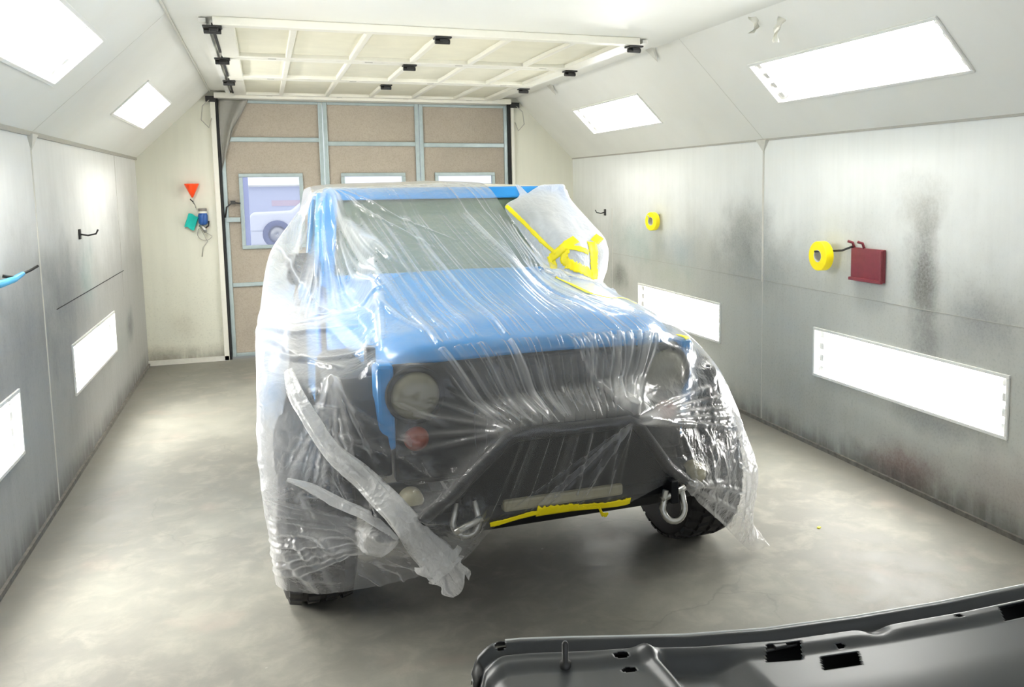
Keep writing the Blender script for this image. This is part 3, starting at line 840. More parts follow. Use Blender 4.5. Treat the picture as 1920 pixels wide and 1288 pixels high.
BAG=[
 [(0.464,1.18,1.794),(0.517,1.18,1.83),(0.576,1.2,1.852),(0.663,1.25,1.845),(0.752,1.35,1.816),(0.72,1.9,1.75)],
 [(0.313,1.11,1.729),(0.432,1.08,1.734),(0.552,1.08,1.755),(0.68,1.1,1.745),(0.816,1.2,1.698),(0.86,2,1.65)],
 [(0.382,1.07,1.597),(0.482,0.98,1.591),(0.58,0.92,1.607),(0.723,0.94,1.602),(0.886,1.05,1.567),(0.95,2,1.5)],
 [(0.452,1,1.462),(0.539,0.86,1.468),(0.611,0.78,1.471),(0.737,0.8,1.48),(0.912,0.95,1.465),(1,2,1.35)],
 [(0.481,0.93,1.37),(0.55,0.8,1.377),(0.62,0.72,1.365),(0.736,0.76,1.341),(0.907,0.95,1.349),(1,1.9,1.2)],
 [(0.5,0.85,1.309),(0.577,0.74,1.303),(0.637,0.68,1.29),(0.736,0.72,1.269),(0.867,0.9,1.221),(0.98,1.6,1.1)],
 [(0.518,0.76,1.295),(0.565,0.62,1.269),(0.632,0.5,1.236),(0.728,0.42,1.215),(0.827,0.3,1.197),(1.04,0.9,0.95)]]


CW = Matrix.Translation(Vector(VO)) @ Matrix.Rotation(VYAW, 4, 'Z')
CWn = np.array(CW)
def to_world(A):
    return A @ CWn[:3, :3].T + CWn[:3, 3]

def upsample(A, n, axis, k=.5):
    """cardinal spline along an axis of a control net; k = tangent scale"""
    A = np.moveaxis(A, axis, 0); m = len(A)
    t = np.linspace(0, m - 1, n); i = np.minimum(t.astype(int), m - 2); f = (t - i).reshape((-1,) + (1,) * (A.ndim - 1))
    p1, p2 = A[i], A[i + 1]; p0 = A[np.maximum(i - 1, 0)]; p3 = A[np.minimum(i + 2, m - 1)]
    m1, m2 = (p2 - p0) * k, (p3 - p1) * k
    f2, f3 = f * f, f * f * f
    r = (2 * f3 - 3 * f2 + 1) * p1 + (f3 - 2 * f2 + f) * m1 + (-2 * f3 + 3 * f2) * p2 + (f3 - f2) * m2
    return np.moveaxis(r, 0, axis)

def normals(G):
    du = np.gradient(G, axis=0); dv = np.gradient(G, axis=1)
    n = np.cross(du, dv); n /= np.linalg.norm(n, axis=-1, keepdims=True) + 1e-12
    return n

def car_bvh():
    bpy.context.view_layer.update()
    dg = bpy.context.evaluated_depsgraph_get(); vs, fs = [], []
    def walk(o):
        for ch in o.children:
            if ch.type == 'MESH' and ch.name != 'shackle.001' and ch.name.split('.')[0] not in ('tow_tab', 'tread', 'wiper', 'washer_nozzle'):
                e = ch.evaluated_get(dg); me = e.to_mesh(); k = len(vs)
                vs.extend(e.matrix_world @ v.co for v in me.vertices)
                fs.extend(tuple(i + k for i in p.vertices) for p in me.polygons)
                e.to_mesh_clear()
            walk(ch)
    walk(car)
    return BVHTree.FromPolygons(vs, fs)
BV = car_bvh()

def push_need(G, margin, reach):
    """how far each point has to move along its outward normal to clear the vehicle"""
    N = normals(G); D = np.zeros(G.shape[:2])
    for i in range(G.shape[0]):
        for j in range(G.shape[1]):
            n = Vector(N[i, j]); h = BV.ray_cast(Vector(G[i, j]) + n * reach, -n, reach + margin)
            if h[0] is not None:
                D[i, j] = reach - h[3] + margin
    return N, D

def tent(G, margin, reach, it=40):
    """film stretched over whatever pokes out: offsets spread like a taut membrane"""
    N, need = push_need(G, margin, reach)
    D = need.copy()
    for _ in range(it):
        D = np.maximum(need, smooth_grid(D) * .985)
    for _ in range(2):
        N = smooth_grid(N)
    return G + N * D[..., None]

def smooth_grid(D):
    E = D.copy()
    E[1:-1, 1:-1] = .25 * D[1:-1, 1:-1] * 2 + .125 * (D[:-2, 1:-1] + D[2:, 1:-1] + D[1:-1, :-2] + D[1:-1, 2:])
    return E

C = np.array(SHEET, float)
G = to_world(upsample(upsample(C, 120, 0, .38), 130, 1, .38))
if normals(G)[60, 65][2] < 0:          # normals must look away from the vehicle
    FLIP = True
else:
    FLIP = False
if FLIP:
    G = G[:, ::-1]
base = G.copy()
G = tent(base, .010, .16)
G = tent(G, .008, .05, 12)

# fine grid
NU, NV = 760, 760
F = upsample(upsample(G, NU, 0, .5), NV, 1, .5)
NF = normals(F)
FV = F.reshape(-1, 3); disp = np.zeros(len(FV)); film_haze = np.ones(len(FV)); crum = np.zeros(len(FV))

def streak(A, B, w, h, t0=.08, t1=.08, whiten=0.0):
    A = np.array(A); B = np.array(B); d = B - A; L2 = d @ d
    lo = np.minimum(A, B) - w * 4; hi = np.maximum(A, B) + w * 4
    idx = np.nonzero(np.all((FV > lo - .10) & (FV < hi + .10), axis=1))[0]
    if len(idx) == 0:
        return
    q = FV[idx] - A; t = (q @ d) / L2; r = q - np.clip(t, 0, 1)[:, None] * d
    # distance measured within the surface
    nn = NF.reshape(-1, 3)[idx]; r = r - nn * np.sum(r * nn, axis=1, keepdims=True)
    dist2 = np.sum(r * r, axis=1)
    env = np.clip((t + .001) / t0, 0, 1) * np.clip((1.001 - t) / t1, 0, 1)
    ww = w * (.6 + .4 * env)
    g = np.exp(-dist2 / (ww * ww)) * env
    disp[idx] += h * g
    if whiten:
        film_haze[idx] += whiten * g
def blob(c, r, val, arr):
    d = np.sum((FV - np.array(c)) ** 2, axis=1)
    arr += val * np.exp(-d / (r * r))
def cw(a, b, z):
    return np.array(CW @ Vector((a, b, z)))
def on(a0, a1, s):
    return a0 + (a1 - a0) * s

rnd = random.Random(7)
CR3 = CWn[:3, :3]
UPD = CR3 @ np.array((0, -.50, .866)); FRD = CR3 @ np.array((0, -.80, .60)); FWD = CR3 @ np.array((0, -1., .05))
LFD = CR3 @ np.array((-.45, -.80, .40)); RFD = CR3 @ np.array((.50, -.85, .15))
NFl = NF.reshape(-1, 3)
def fold(A, B, w, h, D, t0=.15, t1=.15, whiten=.8):
    """a straight tension fold between two points, laid over the sheet along direction D"""
    A = np.array(A); B = np.array(B); d = B - A; d = d - D * (d @ D); L = np.linalg.norm(d)
    if L < 1e-4:
        return
    e = d / L; s_ = np.cross(D, e)
    q = FV - A; along = (q @ e) / L; side = q @ s_; dep = q @ D
    idx = np.nonzero((along > 0) & (along < 1) & (np.abs(side) < 3 * w) & (np.abs(dep) < .5) & (NFl @ D > .1))[0]
    if len(idx) == 0:
        return
    t = along[idx]
    env = np.clip(t / t0, 0, 1) * np.clip((1 - t) / t1, 0, 1)
    g = np.exp(-(side[idx] / w) ** 2) * env
    disp[idx] += h * g; film_haze[idx] += whiten * g  # ridge also whitened with painted-in haze
def sub(P, Q, a, b):
    P = np.array(P); Q = np.array(Q); return P + (Q - P) * a, P + (Q - P) * b
def hd_(t): return cw(-.72 + .95 * t, 1.2, 1.85)
def ho_(t): return cw(-.50 + 1.02 * t, -.54, 1.20)
def hp_(t): return cw(-.24 + .49 * min(1, 1.12 * t), -.855, .90)
# header to hood edge, most folds running on to the hoop
for k in range(95):
    t = rnd.random(); dt = rnd.uniform(-.025, .025)
    w_ = rnd.choice((.0035, .0035, .004, .005, .006, .011)); h_ = rnd.choice((-1, 1, 1)) * w_ * rnd.uniform(.3, .85); l_ = rnd.uniform(.1, .9)
    q0 = 0 if rnd.random() < .5 else rnd.uniform(.05, .6)
    thru = rnd.random() < .7
    P, Q = sub(hd_(t + dt), ho_(t), q0, 1.0 if thru else rnd.uniform(q0 + .25, 1))
    fold(P, Q, w_, h_, UPD, .25, .02 if thru else .3, l_)
    if thru:
        P, Q = sub(ho_(t), hp_(t), 0, rnd.uniform(.6, 1)); fold(P, Q, w_, h_ * 1.3, FRD, .02, .2, l_ * 1.5)
# hood edge to hoop
for k in range(75):
    t = rnd.random()
    P, Q = sub(ho_(t), hp_(t), rnd.uniform(0, .3), rnd.uniform(.75, 1))
    w_ = rnd.choice((.0035, .0045, .006, .009))
    fold(P, Q, w_, rnd.choice((-1, 1, 1)) * w_ * rnd.uniform(.5, 1.1), FRD, .15, .12, rnd.uniform(.4, 1.6))
for k in range(15):
    s = (k + .5 * rnd.random()) / 15
    fold(cw(on(.08, .56, s), -.54, 1.20), cw(.275 + .02 * (s - .5), -.855, .905), .008 + .005 * rnd.random(), .013, FRD, .12, .08, 1.6)
# hoop to the taped hem
for k in range(28):
    s = rnd.random()
    a0 = .265 if k % 2 else on(-.23, .27, s); a1 = on(-.36, .26, s)
    fold(cw(a0, -.86, .89), cw(a1, -.77, .52), rnd.uniform(.004, .008), rnd.choice((-1, 1)) * rnd.uniform(.003, .007), FWD, .1, .2, .9)
# hoop corners outwards
for z1, a1, b1 in ((.80, .98, -.46), (.74, 1.02, -.42), (.69, 1.0, -.44), (.86, .93, -.5), (.92, .88, -.5)):
    fold(cw(.28, -.86, .895), cw(a1, b1, z1), .011, .011, FWD, .06, .2, 1.2)
for a1, z1 in ((-.72, .98), (-.78, .86), (-.70, .78), (-.55, 1.02), (-.45, 1.05)):
    fold(cw(-.235, -.85, .90), cw(a1, -.60, z1), .010, .009, FWD, .06, .3, .9)
# left fender corner: fan downwards
for da, z1, w_ in ((-1.10, .66, .018), (-1.03, .64, .012), (-.97, .60, .016), (-.89, .62, .01), (-.80, .62, .014), (-.70, .70, .01)):
    fold(cw(-.86, -.48, 1.10), cw(da, -.56, z1), w_, w_ * 1.2, FWD, .06, .3, 1.4)
# pillar to hood base: broad folds
for (p, q, w_, h_) in (((-.72, 1.18, 1.83), (-.50, .50, 1.30), .030, .030), ((-.70, 1.15, 1.80), (-.44, .30, 1.28), .014, .014),
                       ((-.74, 1.15, 1.78), (-.76, .3, 1.26), .022, .02), ((-.76, 1.1, 1.75), (-.92, .45, 1.30), .018, .016),
                       ((-.76, 1.2, 1.82), (-1.04, .55, 1.33), .014, .012), ((-1.02, .85, 1.50), (-.72, .1, 1.25), .016, .014),
                       ((-.70, 1.2, 1.83), (-.25, .55, 1.33), .010, .012), ((-.68, 1.2, 1.83), (-.12, .62, 1.34), .008, .010)):
    fold(cw(*p), cw(*q), w_, h_, UPD, .08, .2, 1.3)
for k in range(40):
    s = rnd.random()
    P, Q = sub(cw(on(-.72, -.78, s), 1.12, on(1.78, 1.65, s)), cw(on(-.55, -1.08, s), on(.3, .1, s), 1.27), rnd.uniform(.2, .5), rnd.uniform(.6, 1))
    fold(P, Q, rnd.uniform(.005, .010), rnd.uniform(-.006, .008), UPD, .2, .2, .8)
# fender bulges on the left
blob(cw(-.74, .08, 1.24), .14, .035, disp); blob(cw(-.92, .0, 1.2), .12, .02, disp)
for (p, q) in (((-.62, .15, 1.27), (-.48, -.42, 1.19)), ((-.58, .18, 1.27), (-.66, -.42, 1.16)), ((-1.12, .1, 1.25), (-.64, .12, 1.26)), ((-1.14, -.05, 1.2), (-.68, -.05, 1.25)), ((-1.13, -.2, 1.1), (-.66, -.35, 1.17)), ((-1.12, -.1, 1.15), (-.81, -.4, 1.1)), ((-.9, .3, 1.28), (-.55, .22, 1.28))):
    fold(cw(*p), cw(*q), .013, .015, UPD, .15, .15, 1.6)
# left tire: folds gathering toward the rolled edge
for k in range(17):
    s = (k + rnd.random() * .7) / 17
    fold(cw(-1.14, -.47, on(.64, .26, s)), cw(-.66, -.58, on(.49, .44, s)), .008 + .007 * rnd.random(), .014, FWD, .08, .12, 1.5)
# creases of the left front skirt
for k in range(60):
    z = rnd.uniform(.30, 1.05); a = rnd.uniform(-1.12, -.55)
    L = rnd.uniform(.10, .28); th = rnd.uniform(-1.3, -.1)
    fold(cw(a, -.52, z), cw(a + L * math.cos(th), -.54, z + L * math.sin(th)), rnd.uniform(.006, .016), rnd.uniform(-.010, .016), FWD, .25, .25, rnd.uniform(.3, 1.6))
# right skirt
for k in range(30):
    z = rnd.uniform(.25, 1.0); a = rnd.uniform(.55, 1.05)
    L = rnd.uniform(.12, .34); th = rnd.uniform(-1.7, -.7)
    fold(cw(a, -.55, z), cw(a + L * math.cos(th) * .5, -.50, z + L * math.sin(th)), rnd.uniform(.006, .016), rnd.uniform(-.008, .014), FWD, .2, .2, rnd.uniform(.3, 1.2))
for (p, q) in (((.56, -.76, .55), (.97, -.46, .16)), ((.56, -.76, .56), (1.02, -.45, .25)), ((.57, -.76, .57), (1.04, -.45, .36)), ((.56, -.75, .57), (.92, -.55, .45)), ((.97, -.46, .8), (1.10, -.42, .05)), ((1.0, -.42, .75), (.95, -.5, .55))):
    fold(cw(*p), cw(*q), .011, .012, FWD, .1, .15, 1.6)
# large soft slack
soft = np.array([mnoise.noise(Vector(p) * 4.2) for p in FV])
fr_ = np.zeros(len(FV))
for c_, r_ in (((-1.05, -.45, .75), .26), ((-.9, -.5, .45), .24), ((-.70, -.55, .62), .22), ((-1.1, .2, 1.1), .30), ((.85, -.5, .65), .30), ((1.05, -.4, .35), .3), ((.70, -.5, .95), .14), ((-.42, -.7, .62), .16)):
    blob(cw(*c_), r_, 1.0, fr_)
fr_ = np.clip(fr_, 0, 1)
fine = np.array([abs(mnoise.noise(Vector(p) * 9.0)) for p in FV])
disp += soft * .022 * fr_ - fine * .016 * fr_
crum += fr_ * .30
blob(cw(.60, -.66, .62), .16, .35, crum)
# doubled, bunched film at left; elsewhere painted-in haze, as over headlights and grille
mk = np.zeros(len(FV))
for c_, r_, v_ in (((-1.05, .55, 1.30), .40, 1.4), ((-1.05, .0, 1.15), .30, 1.8), ((-1.05, -.40, .85), .24, 1.2), ((-1.0, -.45, .35), .22, .8), ((-.85, .15, 1.25), .22, 1.0), ((.85, .2, 1.15), .32, 1.5), ((1.05, -.4, .3), .25, 1.0), ((1.0, -.3, .8), .25, .8), ((.55, .30, 1.30), .22, 2.0), ((-.78, .9, 1.55), .2, .5), ((.58, -.62, 1.0), .16, 3.5), ((-.50, -.66, .40), .15, 1.8), ((-.95, -.46, .28), .2, .6), ((.05, -.70, 1.06), .17, .9), ((-.60, -.60, 1.02), .10, 1.3), ((-.25, -.68, 1.06), .15, .6), ((.32, -.72, 1.04), .15, .9), ((-1.02, -.45, .80), .26, 1.9), ((-1.05, -.25, 1.05), .28, 1.8), ((-.95, .25, 1.30), .28, 1.2), ((1.0, -.45, .60), .28, 1.6), ((.85, -.5, .85), .2, 1.0), ((.75, -.58, .50), .16, 1.0)):
    blob(cw(*c_), r_, v_, mk)
film_haze += mk

vv = np.tile(np.linspace(0, 1, NV), NU)
edge_ = np.clip(np.minimum(vv, 1 - vv) / .10, 0, 1)
uu = np.repeat(np.linspace(0, 1, NU), NV)
edge_ = np.where(uu < .55, edge_, 1)
disp = np.clip(disp, -.05, .05) * edge_
crum *= edge_
FW = FV + NF.reshape(-1, 3) * disp[:, None]

def grid_mesh(name, P, nu, nv, mat, attrs, parent=None):
    me = bpy.data.meshes.new(name)
    me.vertices.add(len(P)); me.vertices.foreach_set('co', P.astype(np.float32).ravel())
    i, j = np.meshgrid(np.arange(nu - 1), np.arange(nv - 1), indexing='ij')
    q = np.stack([i * nv + j, (i + 1) * nv + j, (i + 1) * nv + j + 1, i * nv + j + 1], -1).reshape(-1, 4).astype(np.int32)
    me.loops.add(q.size); me.loops.foreach_set('vertex_index', q.ravel())
    me.polygons.add(len(q)); me.polygons.foreach_set('loop_start', np.arange(0, q.size, 4, dtype=np.int32))
    me.polygons.foreach_set('use_smooth', np.ones(len(q), dtype=bool))
    me.update(calc_edges=True)
    for k, v in attrs.items():
        a = me.attributes.new(k, 'FLOAT', 'POINT'); a.data.foreach_set('value', v.astype(np.float32))
    me.materials.append(mat)
    o = bpy.data.objects.new(name, me); COL.objects.link(o)
    if parent:
        o.parent = parent
    return o
drape_t = thing('plastic_drape', 'clear wrinkled plastic sheet draped over the blue car', 'plastic sheet', VO)
dr = grid_mesh('sheet', FW - np.array(VO), NU, NV, M['film'], {'film_haze': film_haze, 'crumple': np.clip(crum, 0, 1.5)}, drape_t)

# white film bag over the door mirror side
Cb = np.array(BAG, float)
Gb = to_world(upsample(upsample(Cb, 70, 0, .5), 70, 1, .5))
if normals(Gb)[30, 25][1] > 0:
    Gb = Gb[:, ::-1]
Gb = tent(Gb, .012, .15, 20)
Fb = upsample(upsample(Gb, 240, 0), 240, 1); Nb = normals(Fb)
FV, NF = Fb.reshape(-1, 3), Nb
bd = np.zeros(len(FV)); disp = bd; film_haze = np.ones(len(FV)); crum = np.full(len(FV), .25)
for k in range(40):
    a = rnd.uniform(.40, .85); z = rnd.uniform(1.45, 1.80); L = rnd.uniform(.08, .3)
    streak(cw(a, 1.0, z), cw(a + rnd.uniform(-.05, .08), .92, z - L), rnd.uniform(.008, .02), rnd.uniform(-.006, .008), .3, .3, .3)

FWb = FV + NF.reshape(-1, 3) * np.clip(disp, -.03, .03)[:, None]
bag_t = thing('masking_film', 'white masking film bagged over the mirror with yellow tape', 'plastic sheet', VO)
bg = grid_mesh('film_bag', FWb - np.array(VO), 240, 240, M['film_white'], {'film_haze': film_haze, 'crumple': crum}, bag_t)

def bvh_of(o):
    P = np.array([o.matrix_world @ v.co for v in o.data.vertices]) if False else None
    return BVHTree.FromPolygons([v.co[:] for v in o.data.vertices], [p.vertices[:] for p in o.data.polygons])
def smooth_path(pts, n):
    A = np.array(pts, float); return upsample(A, n, 0, .5)
def tape_strip(pts, width, bv, parent, label=None, off=.004, n=40, ragged=0.0, seed=0):
    """strip of tape pressed on a film; points in the film's own coordinates"""
    P = smooth_path(pts, n); vs = []; r = random.Random(seed)
    for i in range(n):
        p = Vector(P[i]); d = Vector(P[min(n - 1, i + 1)] - P[max(0, i - 1)]).normalized()
        loc, nor, _, _ = bv.find_nearest(p)
        if nor.dot(Vector((-.3, -.9, .35))) < 0:
            nor = -nor
        side = d.cross(nor).normalized()
        w_ = width * (1 + ragged * r.uniform(-1, 1))
        for k in range(5):
            q = p + side * (k / 4 - .5) * w_
            l2, n2, _, dd = bv.find_nearest(q)
            if n2.dot(nor) < 0:
                n2 = -n2
            if dd > width * 1.2:
                l2, n2 = q, nor
            vs.append(l2 + n2 * off)
    fs = [(i * 5 + k, i * 5 + k + 1, i * 5 + k + 6, i * 5 + k + 5) for i in range(n - 1) for k in range(4)]
    return obj('tape_strip', vs, fs, M['yellow'], parent, smooth=True, solid=.0012, offset=1)
bvB = bvh_of(bg); bvS = bvh_of(dr)
for (pts_, w_, rg_) in (
    ([(0.295, 1.115, 1.732), (0.395, 1.047, 1.623), (0.468, 0.964, 1.528), (0.527, 0.860, 1.452)], .024, .1),
    ([(0.647, 0.844, 1.532), (0.557, 0.827, 1.482), (0.499, 0.880, 1.423)], .058, .08),
    ([(0.492, 0.888, 1.442), (0.504, 0.865, 1.402), (0.514, 0.838, 1.354)], .050, .15),
    ([(0.567, 0.817, 1.492), (0.632, 0.800, 1.477), (0.707, 0.787, 1.457)], .034, .12),
    ([(0.822, 0.895, 1.547), (0.765, 0.850, 1.510)], .055, .08),
    ([(0.745, 0.840, 1.520), (0.735, 0.795, 1.40), (0.733, 0.782, 1.297)], .060, .10),
    ([(0.577, 0.820, 1.472), (0.566, 0.800, 1.412), (0.592, 0.757, 1.387)], .050, .20),
    ([(0.567, 0.775, 1.387), (0.642, 0.762, 1.347), (0.730, 0.778, 1.307)], .062, .25)):
    tape_strip(pts_, w_, bvB, bag_t, ragged=rg_, seed=int(pts_[0][0] * 1000))
for (pts_, w_, rg_) in (
    ([(0.417, 0.526, 1.344), (0.445, 0.364, 1.32), (0.459, 0.104, 1.299)], .026, .15),
    ([(0.459, 0.104, 1.299), (0.539, -0.019, 1.284), (0.717, 0.113, 1.231)], .014, .15),
    ([(0.670, -0.49, 1.165), (0.69, -0.545, 1.150)], .03, .1),
    ([(-.295, -.76, .508), (-0.186, -0.78, 0.528), (-0.092, -0.782, 0.537)], .026, .10),
    ([(-0.107, -0.782, 0.537), (-0.012, -0.776, 0.537), (0.068, -0.77, .532)], .062, .15),
    ([(0.038, -0.772, 0.537), (0.140, -0.764, 0.524), (0.270, -0.76, 0.519), (.312, -.757, .520)], .046, .20),
    ([(0.048, -0.772, 0.527), (0.118, -0.782, 0.507), (0.198, -0.79, .489)], .028, .30)):
    tape_strip(pts_, w_, bvS, drape_t, ragged=rg_, seed=int(abs(pts_[0][0]) * 1000))

# long rolled-up edge of the sheet, twisted into a loose rope
def rope(pts, widths, name, seed, flare=0.0):
    n, k = 220, 26
    P = smooth_path(pts, n); W = np.interp(np.linspace(0, 1, n), np.linspace(0, 1, len(widths)), widths)
    vs = []
    for i in range(n):
        d = Vector(P[min(n - 1, i + 1)] - P[max(0, i - 1)]).normalized()
        nor = Vector((-.25, -.9, .35)); nor = (nor - d * nor.dot(d)).normalized(); side = d.cross(nor)
        for j in range(k):
            a = 2 * PI * j / k; s_ = i / n
            rad = 1 + .22 * math.sin(5 * a + s_ * 5 + seed) + .10 * math.sin(9 * a - s_ * 7) + .12 * mnoise.noise(Vector((math.cos(a) * 1.5, math.sin(a) * 1.5, s_ * 14)))
            x = math.cos(a) * W[i] * .5 * rad; y = math.sin(a) * W[i] * .17 * rad
            vs.append(Vector(P[i]) + side * x + nor * (y + W[i] * .12))
    fs = [(i * k + j, i * k + (j + 1) % k, (i + 1) * k + (j + 1) % k, (i + 1) * k + j) for i in range(n - 1) for j in range(k)]
    return obj(name, vs, fs, M['film_rope'], drape_t, smooth=True)
M['film_rope'] = film('bunched_plastic_film', .9, .08, .97, .2, .8)
RP = [(-1.02, -.388, 1.122), (-.995, -.508, 1.05), (-.944, -.583, .955), (-.872, -.618, .832), (-.762, -.640, .716), (-.656, -.745, .599), (-.553, -.73, .448), (-.475, -.735, .335)]
rope(RP, [.028, .050, .058, .062, .070, .080, .095, .115, .135], 'rolled_edge', 0)
def flap(u, v):
    p = Vector((-.51, -.73, .40)).lerp(Vector((-.405, -.68, .235)), v)
    wd = .085 * (1 - .45 * v) + .012 * math.sin(v * 17)
    return p + Vector(((u - .5) * 2 * wd, -.035 * math.sin(u * 9 + v * 3) - .02 * math.sin(v * 8), (u - .5) * .07 - .03 * math.sin(u * 7) * v))
MB().grid(flap, 24, 18).build('loose_tail', M['film_rope'], drape_t, smooth=True)

rope([(-1.048, -.560, .726), (-.966, -.572, .689), (-.88, -.600, .632), (-.756, -.668, .572), (-.654, -.735, .490)], [.012, .030, .040, .036, .012], 'rolled_edge', 2)

for o_ in (x for x in drape_t.children if x.name.startswith('rolled') or x.name.startswith('loose')):
    for nm_, v_ in (('film_haze', 1.0), ('crumple', .5)):
        at_ = o_.data.attributes.new(nm_, 'FLOAT', 'POINT'); at_.data.foreach_set('value', [v_] * len(o_.data.vertices))


# ------------------------------------------------------------------ dark body panel lying in the foreground
M['panel'] = simple('dark_grey_gloss_primer', '#2d3032', .40, var=.02, spec=.6, coat=0.0)
M['hem_highlight'] = simple('grey_hem_highlight', '#b4b8b8', .35)  # bright highlight along the hem, put into its colour
PX = [.372, .40, .45, .50, .60, .86, 1.05, 1.28, 1.52, 1.79, 2.10, 2.45]
PY = [1.80, 1.87, 1.886, 1.877, 1.845, 1.755, 1.71, 1.682, 1.665, 1.660, 1.675, 1.71]
def edge_y(x):
    return float(np.interp(x, PX, PY))
pz = .80
def prof_z(x, d):
    """height of the panel a distance d from its far edge"""
    z = 0
    z += .016 * sstep(.0, .012, d) - .022 * sstep(.018, .045, d) + .030 * sstep(.05, .085, d) - .012 * sstep(.10, .14, d) - .05 * sstep(.24, .60, d)
    # pressed rib between the hinge pocket and the middle
    c = .735 + .02 * math.sin(d * 6)
    z += .020 * math.exp(-((x - c) / .018) ** 2) * sstep(.05, .11, d)
    z -= .028 * sstep(.74, .79, x) * sstep(.95, .86, x) * sstep(.08, .14, d)
    z -= .010 * sstep(.72, .60, x) * sstep(.06, .10, d)
    z -= .03 * sstep(.44, .37, x)
    z -= .012 * math.exp(-(((x - 1.275) / .03) ** 2 + ((d - .085) / .022) ** 2))
    return z
NX, ND = 420, 200
X0p, X1p, DEP = .372, 2.45, .80
holes = [(1.005, 1.085, .095, .150, 0), (1.10, 1.19, .150, .200, 0), (1.62, 1.74, .09, .135, 0)]
rounds = [(.690, .105, .016, .010), (.690, .150, .016, .010), (1.165, .125, .010, .008), (1.50, .095, .010, .007), (.455, .022, .012, .010)]
vs, idx = [], {}
fs = []
def pp(i, j):
    x = X0p + (X1p - X0p) * (i / (NX - 1)); d = DEP * (j / (ND - 1)) ** 1.25
    return x, d
for i in range(NX):
    for j in range(ND):
        x, d = pp(i, j)
        vs.append((x, edge_y(x) - d, pz + prof_z(x, d)))
for i in range(NX - 1):
    for j in range(ND - 1):
        x, d = pp(i + .5, j + .5)
        if any(a < x + (d - c) * .5 < b and c < d < e for a, b, c, e, _ in holes) or any(((x - a) / r) ** 2 + ((d - c) / q) ** 2 < 1 for a, c, r, q in rounds):
            continue
        fs.append((i * ND + j, i * ND + j + 1, (i + 1) * ND + j + 1, (i + 1) * ND + j))
bpn = thing('car_body_panel', 'glossy dark grey car panel lying inner side up in the foreground', 'car panel', (1.3, 1.4, 0))
SH = Vector((1.3, 1.4, 0))
sub = lambda L: [tuple(Vector(v) - SH) for v in L]
inner = obj('inner_skin', sub(vs), fs, M['panel'], bpn, smooth=True, solid=.0015)
m = MB()
def outer(u, v):
    x = X0p + (X1p - X0p) * u; d = .004 + DEP * v
    return Vector((x, edge_y(x) - d, pz - .003 - .06 * sstep(0, .12, d) - .05 * sstep(.2, .6, d))) - SH
m.grid(outer, 120, 40).build('outer_skin', M['black'], bpn, smooth=True, solid=.0015, offset=-1)  # black, so the cavity seen through the holes is shaded by colour
m = MB()
pts = [Vector((x, edge_y(x) - .006, pz + .010)) - SH for x in np.linspace(.47, 2.44, 120)]
m.tube(pts, .007, 8).build('hem_flange', M['hem_highlight'], bpn, smooth=True)
m = MB()
m.lathe([(.013, 0), (.013, .012), (.007, .014), (.007, .055), (.004, .06), (0, .06)], 16, TR(.568 - 1.3, 1.735 - 1.4, pz + prof_z(.568, .12) - .004))
m.build('threaded_stud', M['black'], bpn, smooth=True)
m = MB()
m.box(1.0 - 1.3, 1.08 - 1.3, edge_y(1.04) - .10 - 1.4, edge_y(1.04) - .09 - 1.4, pz + .012, pz + .018)
m.box(1.02 - 1.3, 1.05 - 1.3, edge_y(1.04) - .105 - 1.4, edge_y(1.04) - .085 - 1.4, pz + .016, pz + .024)
m.build('retainer_clip', M['black'], bpn, bevel=.002)
# stand that carries it
st = thing('panel_stand', 'folding stand under the dark panel, almost hidden by it', 'stand', (1.3, 1.4, 0))
for dx in (-.35, .5):
    MB().tube([(dx, -.22, .655), (dx, .06, .655)], .02, 8).build('crossbar', M['black'], st)
    MB().tube([(dx, -.15, .65), (dx - .1, -.30, .0)], .015, 8).build('leg', M['black'], st)
    MB().tube([(dx, .02, .65), (dx + .05, .0, .0)], .015, 8).build('leg', M['black'], st)

# ------------------------------------------------------------------ things on the walls
def tape_roll(label, loc, rot, r=.055, wd=.045):
    t = thing('tape_roll', label, 'tape roll', loc, 0, None)
    t.rotation_euler = rot
    MB().lathe([(.040, -wd / 2), (r - .003, -wd / 2), (r, -wd / 2 + .003), (r, wd / 2 - .003), (r - .003, wd / 2), (.040, wd / 2)], 40, None, True).build('tape', M['yellow'], t, smooth=False, bevel=.001)
    MB().lathe([(.037, -wd / 2), (.0405, -wd / 2), (.0405, wd / 2), (.037, wd / 2)], 40, None, True).build('core', M['caulk'], t)
    return t
def hook(label, loc, out, mat='black'):
    t = thing('wall_hook', label, 'hook', loc)
    o = Vector(out)
    MB().box(-.006 if o.x else -.02, .006 if o.x else .02, -.02 if o.x else -.006, .02 if o.x else .006, -.035, .035).build('plate', M[mat], t, bevel=.002)
    MB().tube([o * 0, o * .05 + Vector((0, 0, -.01)), o * .10 + Vector((0, 0, .0)), o * .115 + Vector((0, 0, .03))], .006, 8).build('prong', M[mat], t, smooth=True)
    return t
tape_roll('yellow tape roll hung on the right wall above the lamp behind the car', (XR - .07, 7.77, 1.50), (0, PI / 2, math.radians(13)), .088, .05)
hook('grey peg under the farther yellow tape roll on the right wall', (XR - .006, 7.77, 1.53), (-1, 0, 0), 'steel')
tape_roll('yellow tape roll hung beside the maroon holder on the right wall', (XR - .095, 4.98, 1.365), (0, PI / 2, math.radians(2)), .098, .06)
mh = thing('tape_holder', 'maroon metal wall plate with hooks beside a yellow tape roll', 'wall plate', (XR - .004, 4.60, 1.33))
M['maroon'] = simple('maroon_paint', '#7c2f38', .45, .1, var=.12)
mm_ = MB()
mm_.box(-.02, .0, -.165, .155, -.10, .105); mm_.box(-.04, -.02, -.165, .155, -.105, -.085); mm_.box(-.04, -.02, -.165, -.150, -.085, .10)
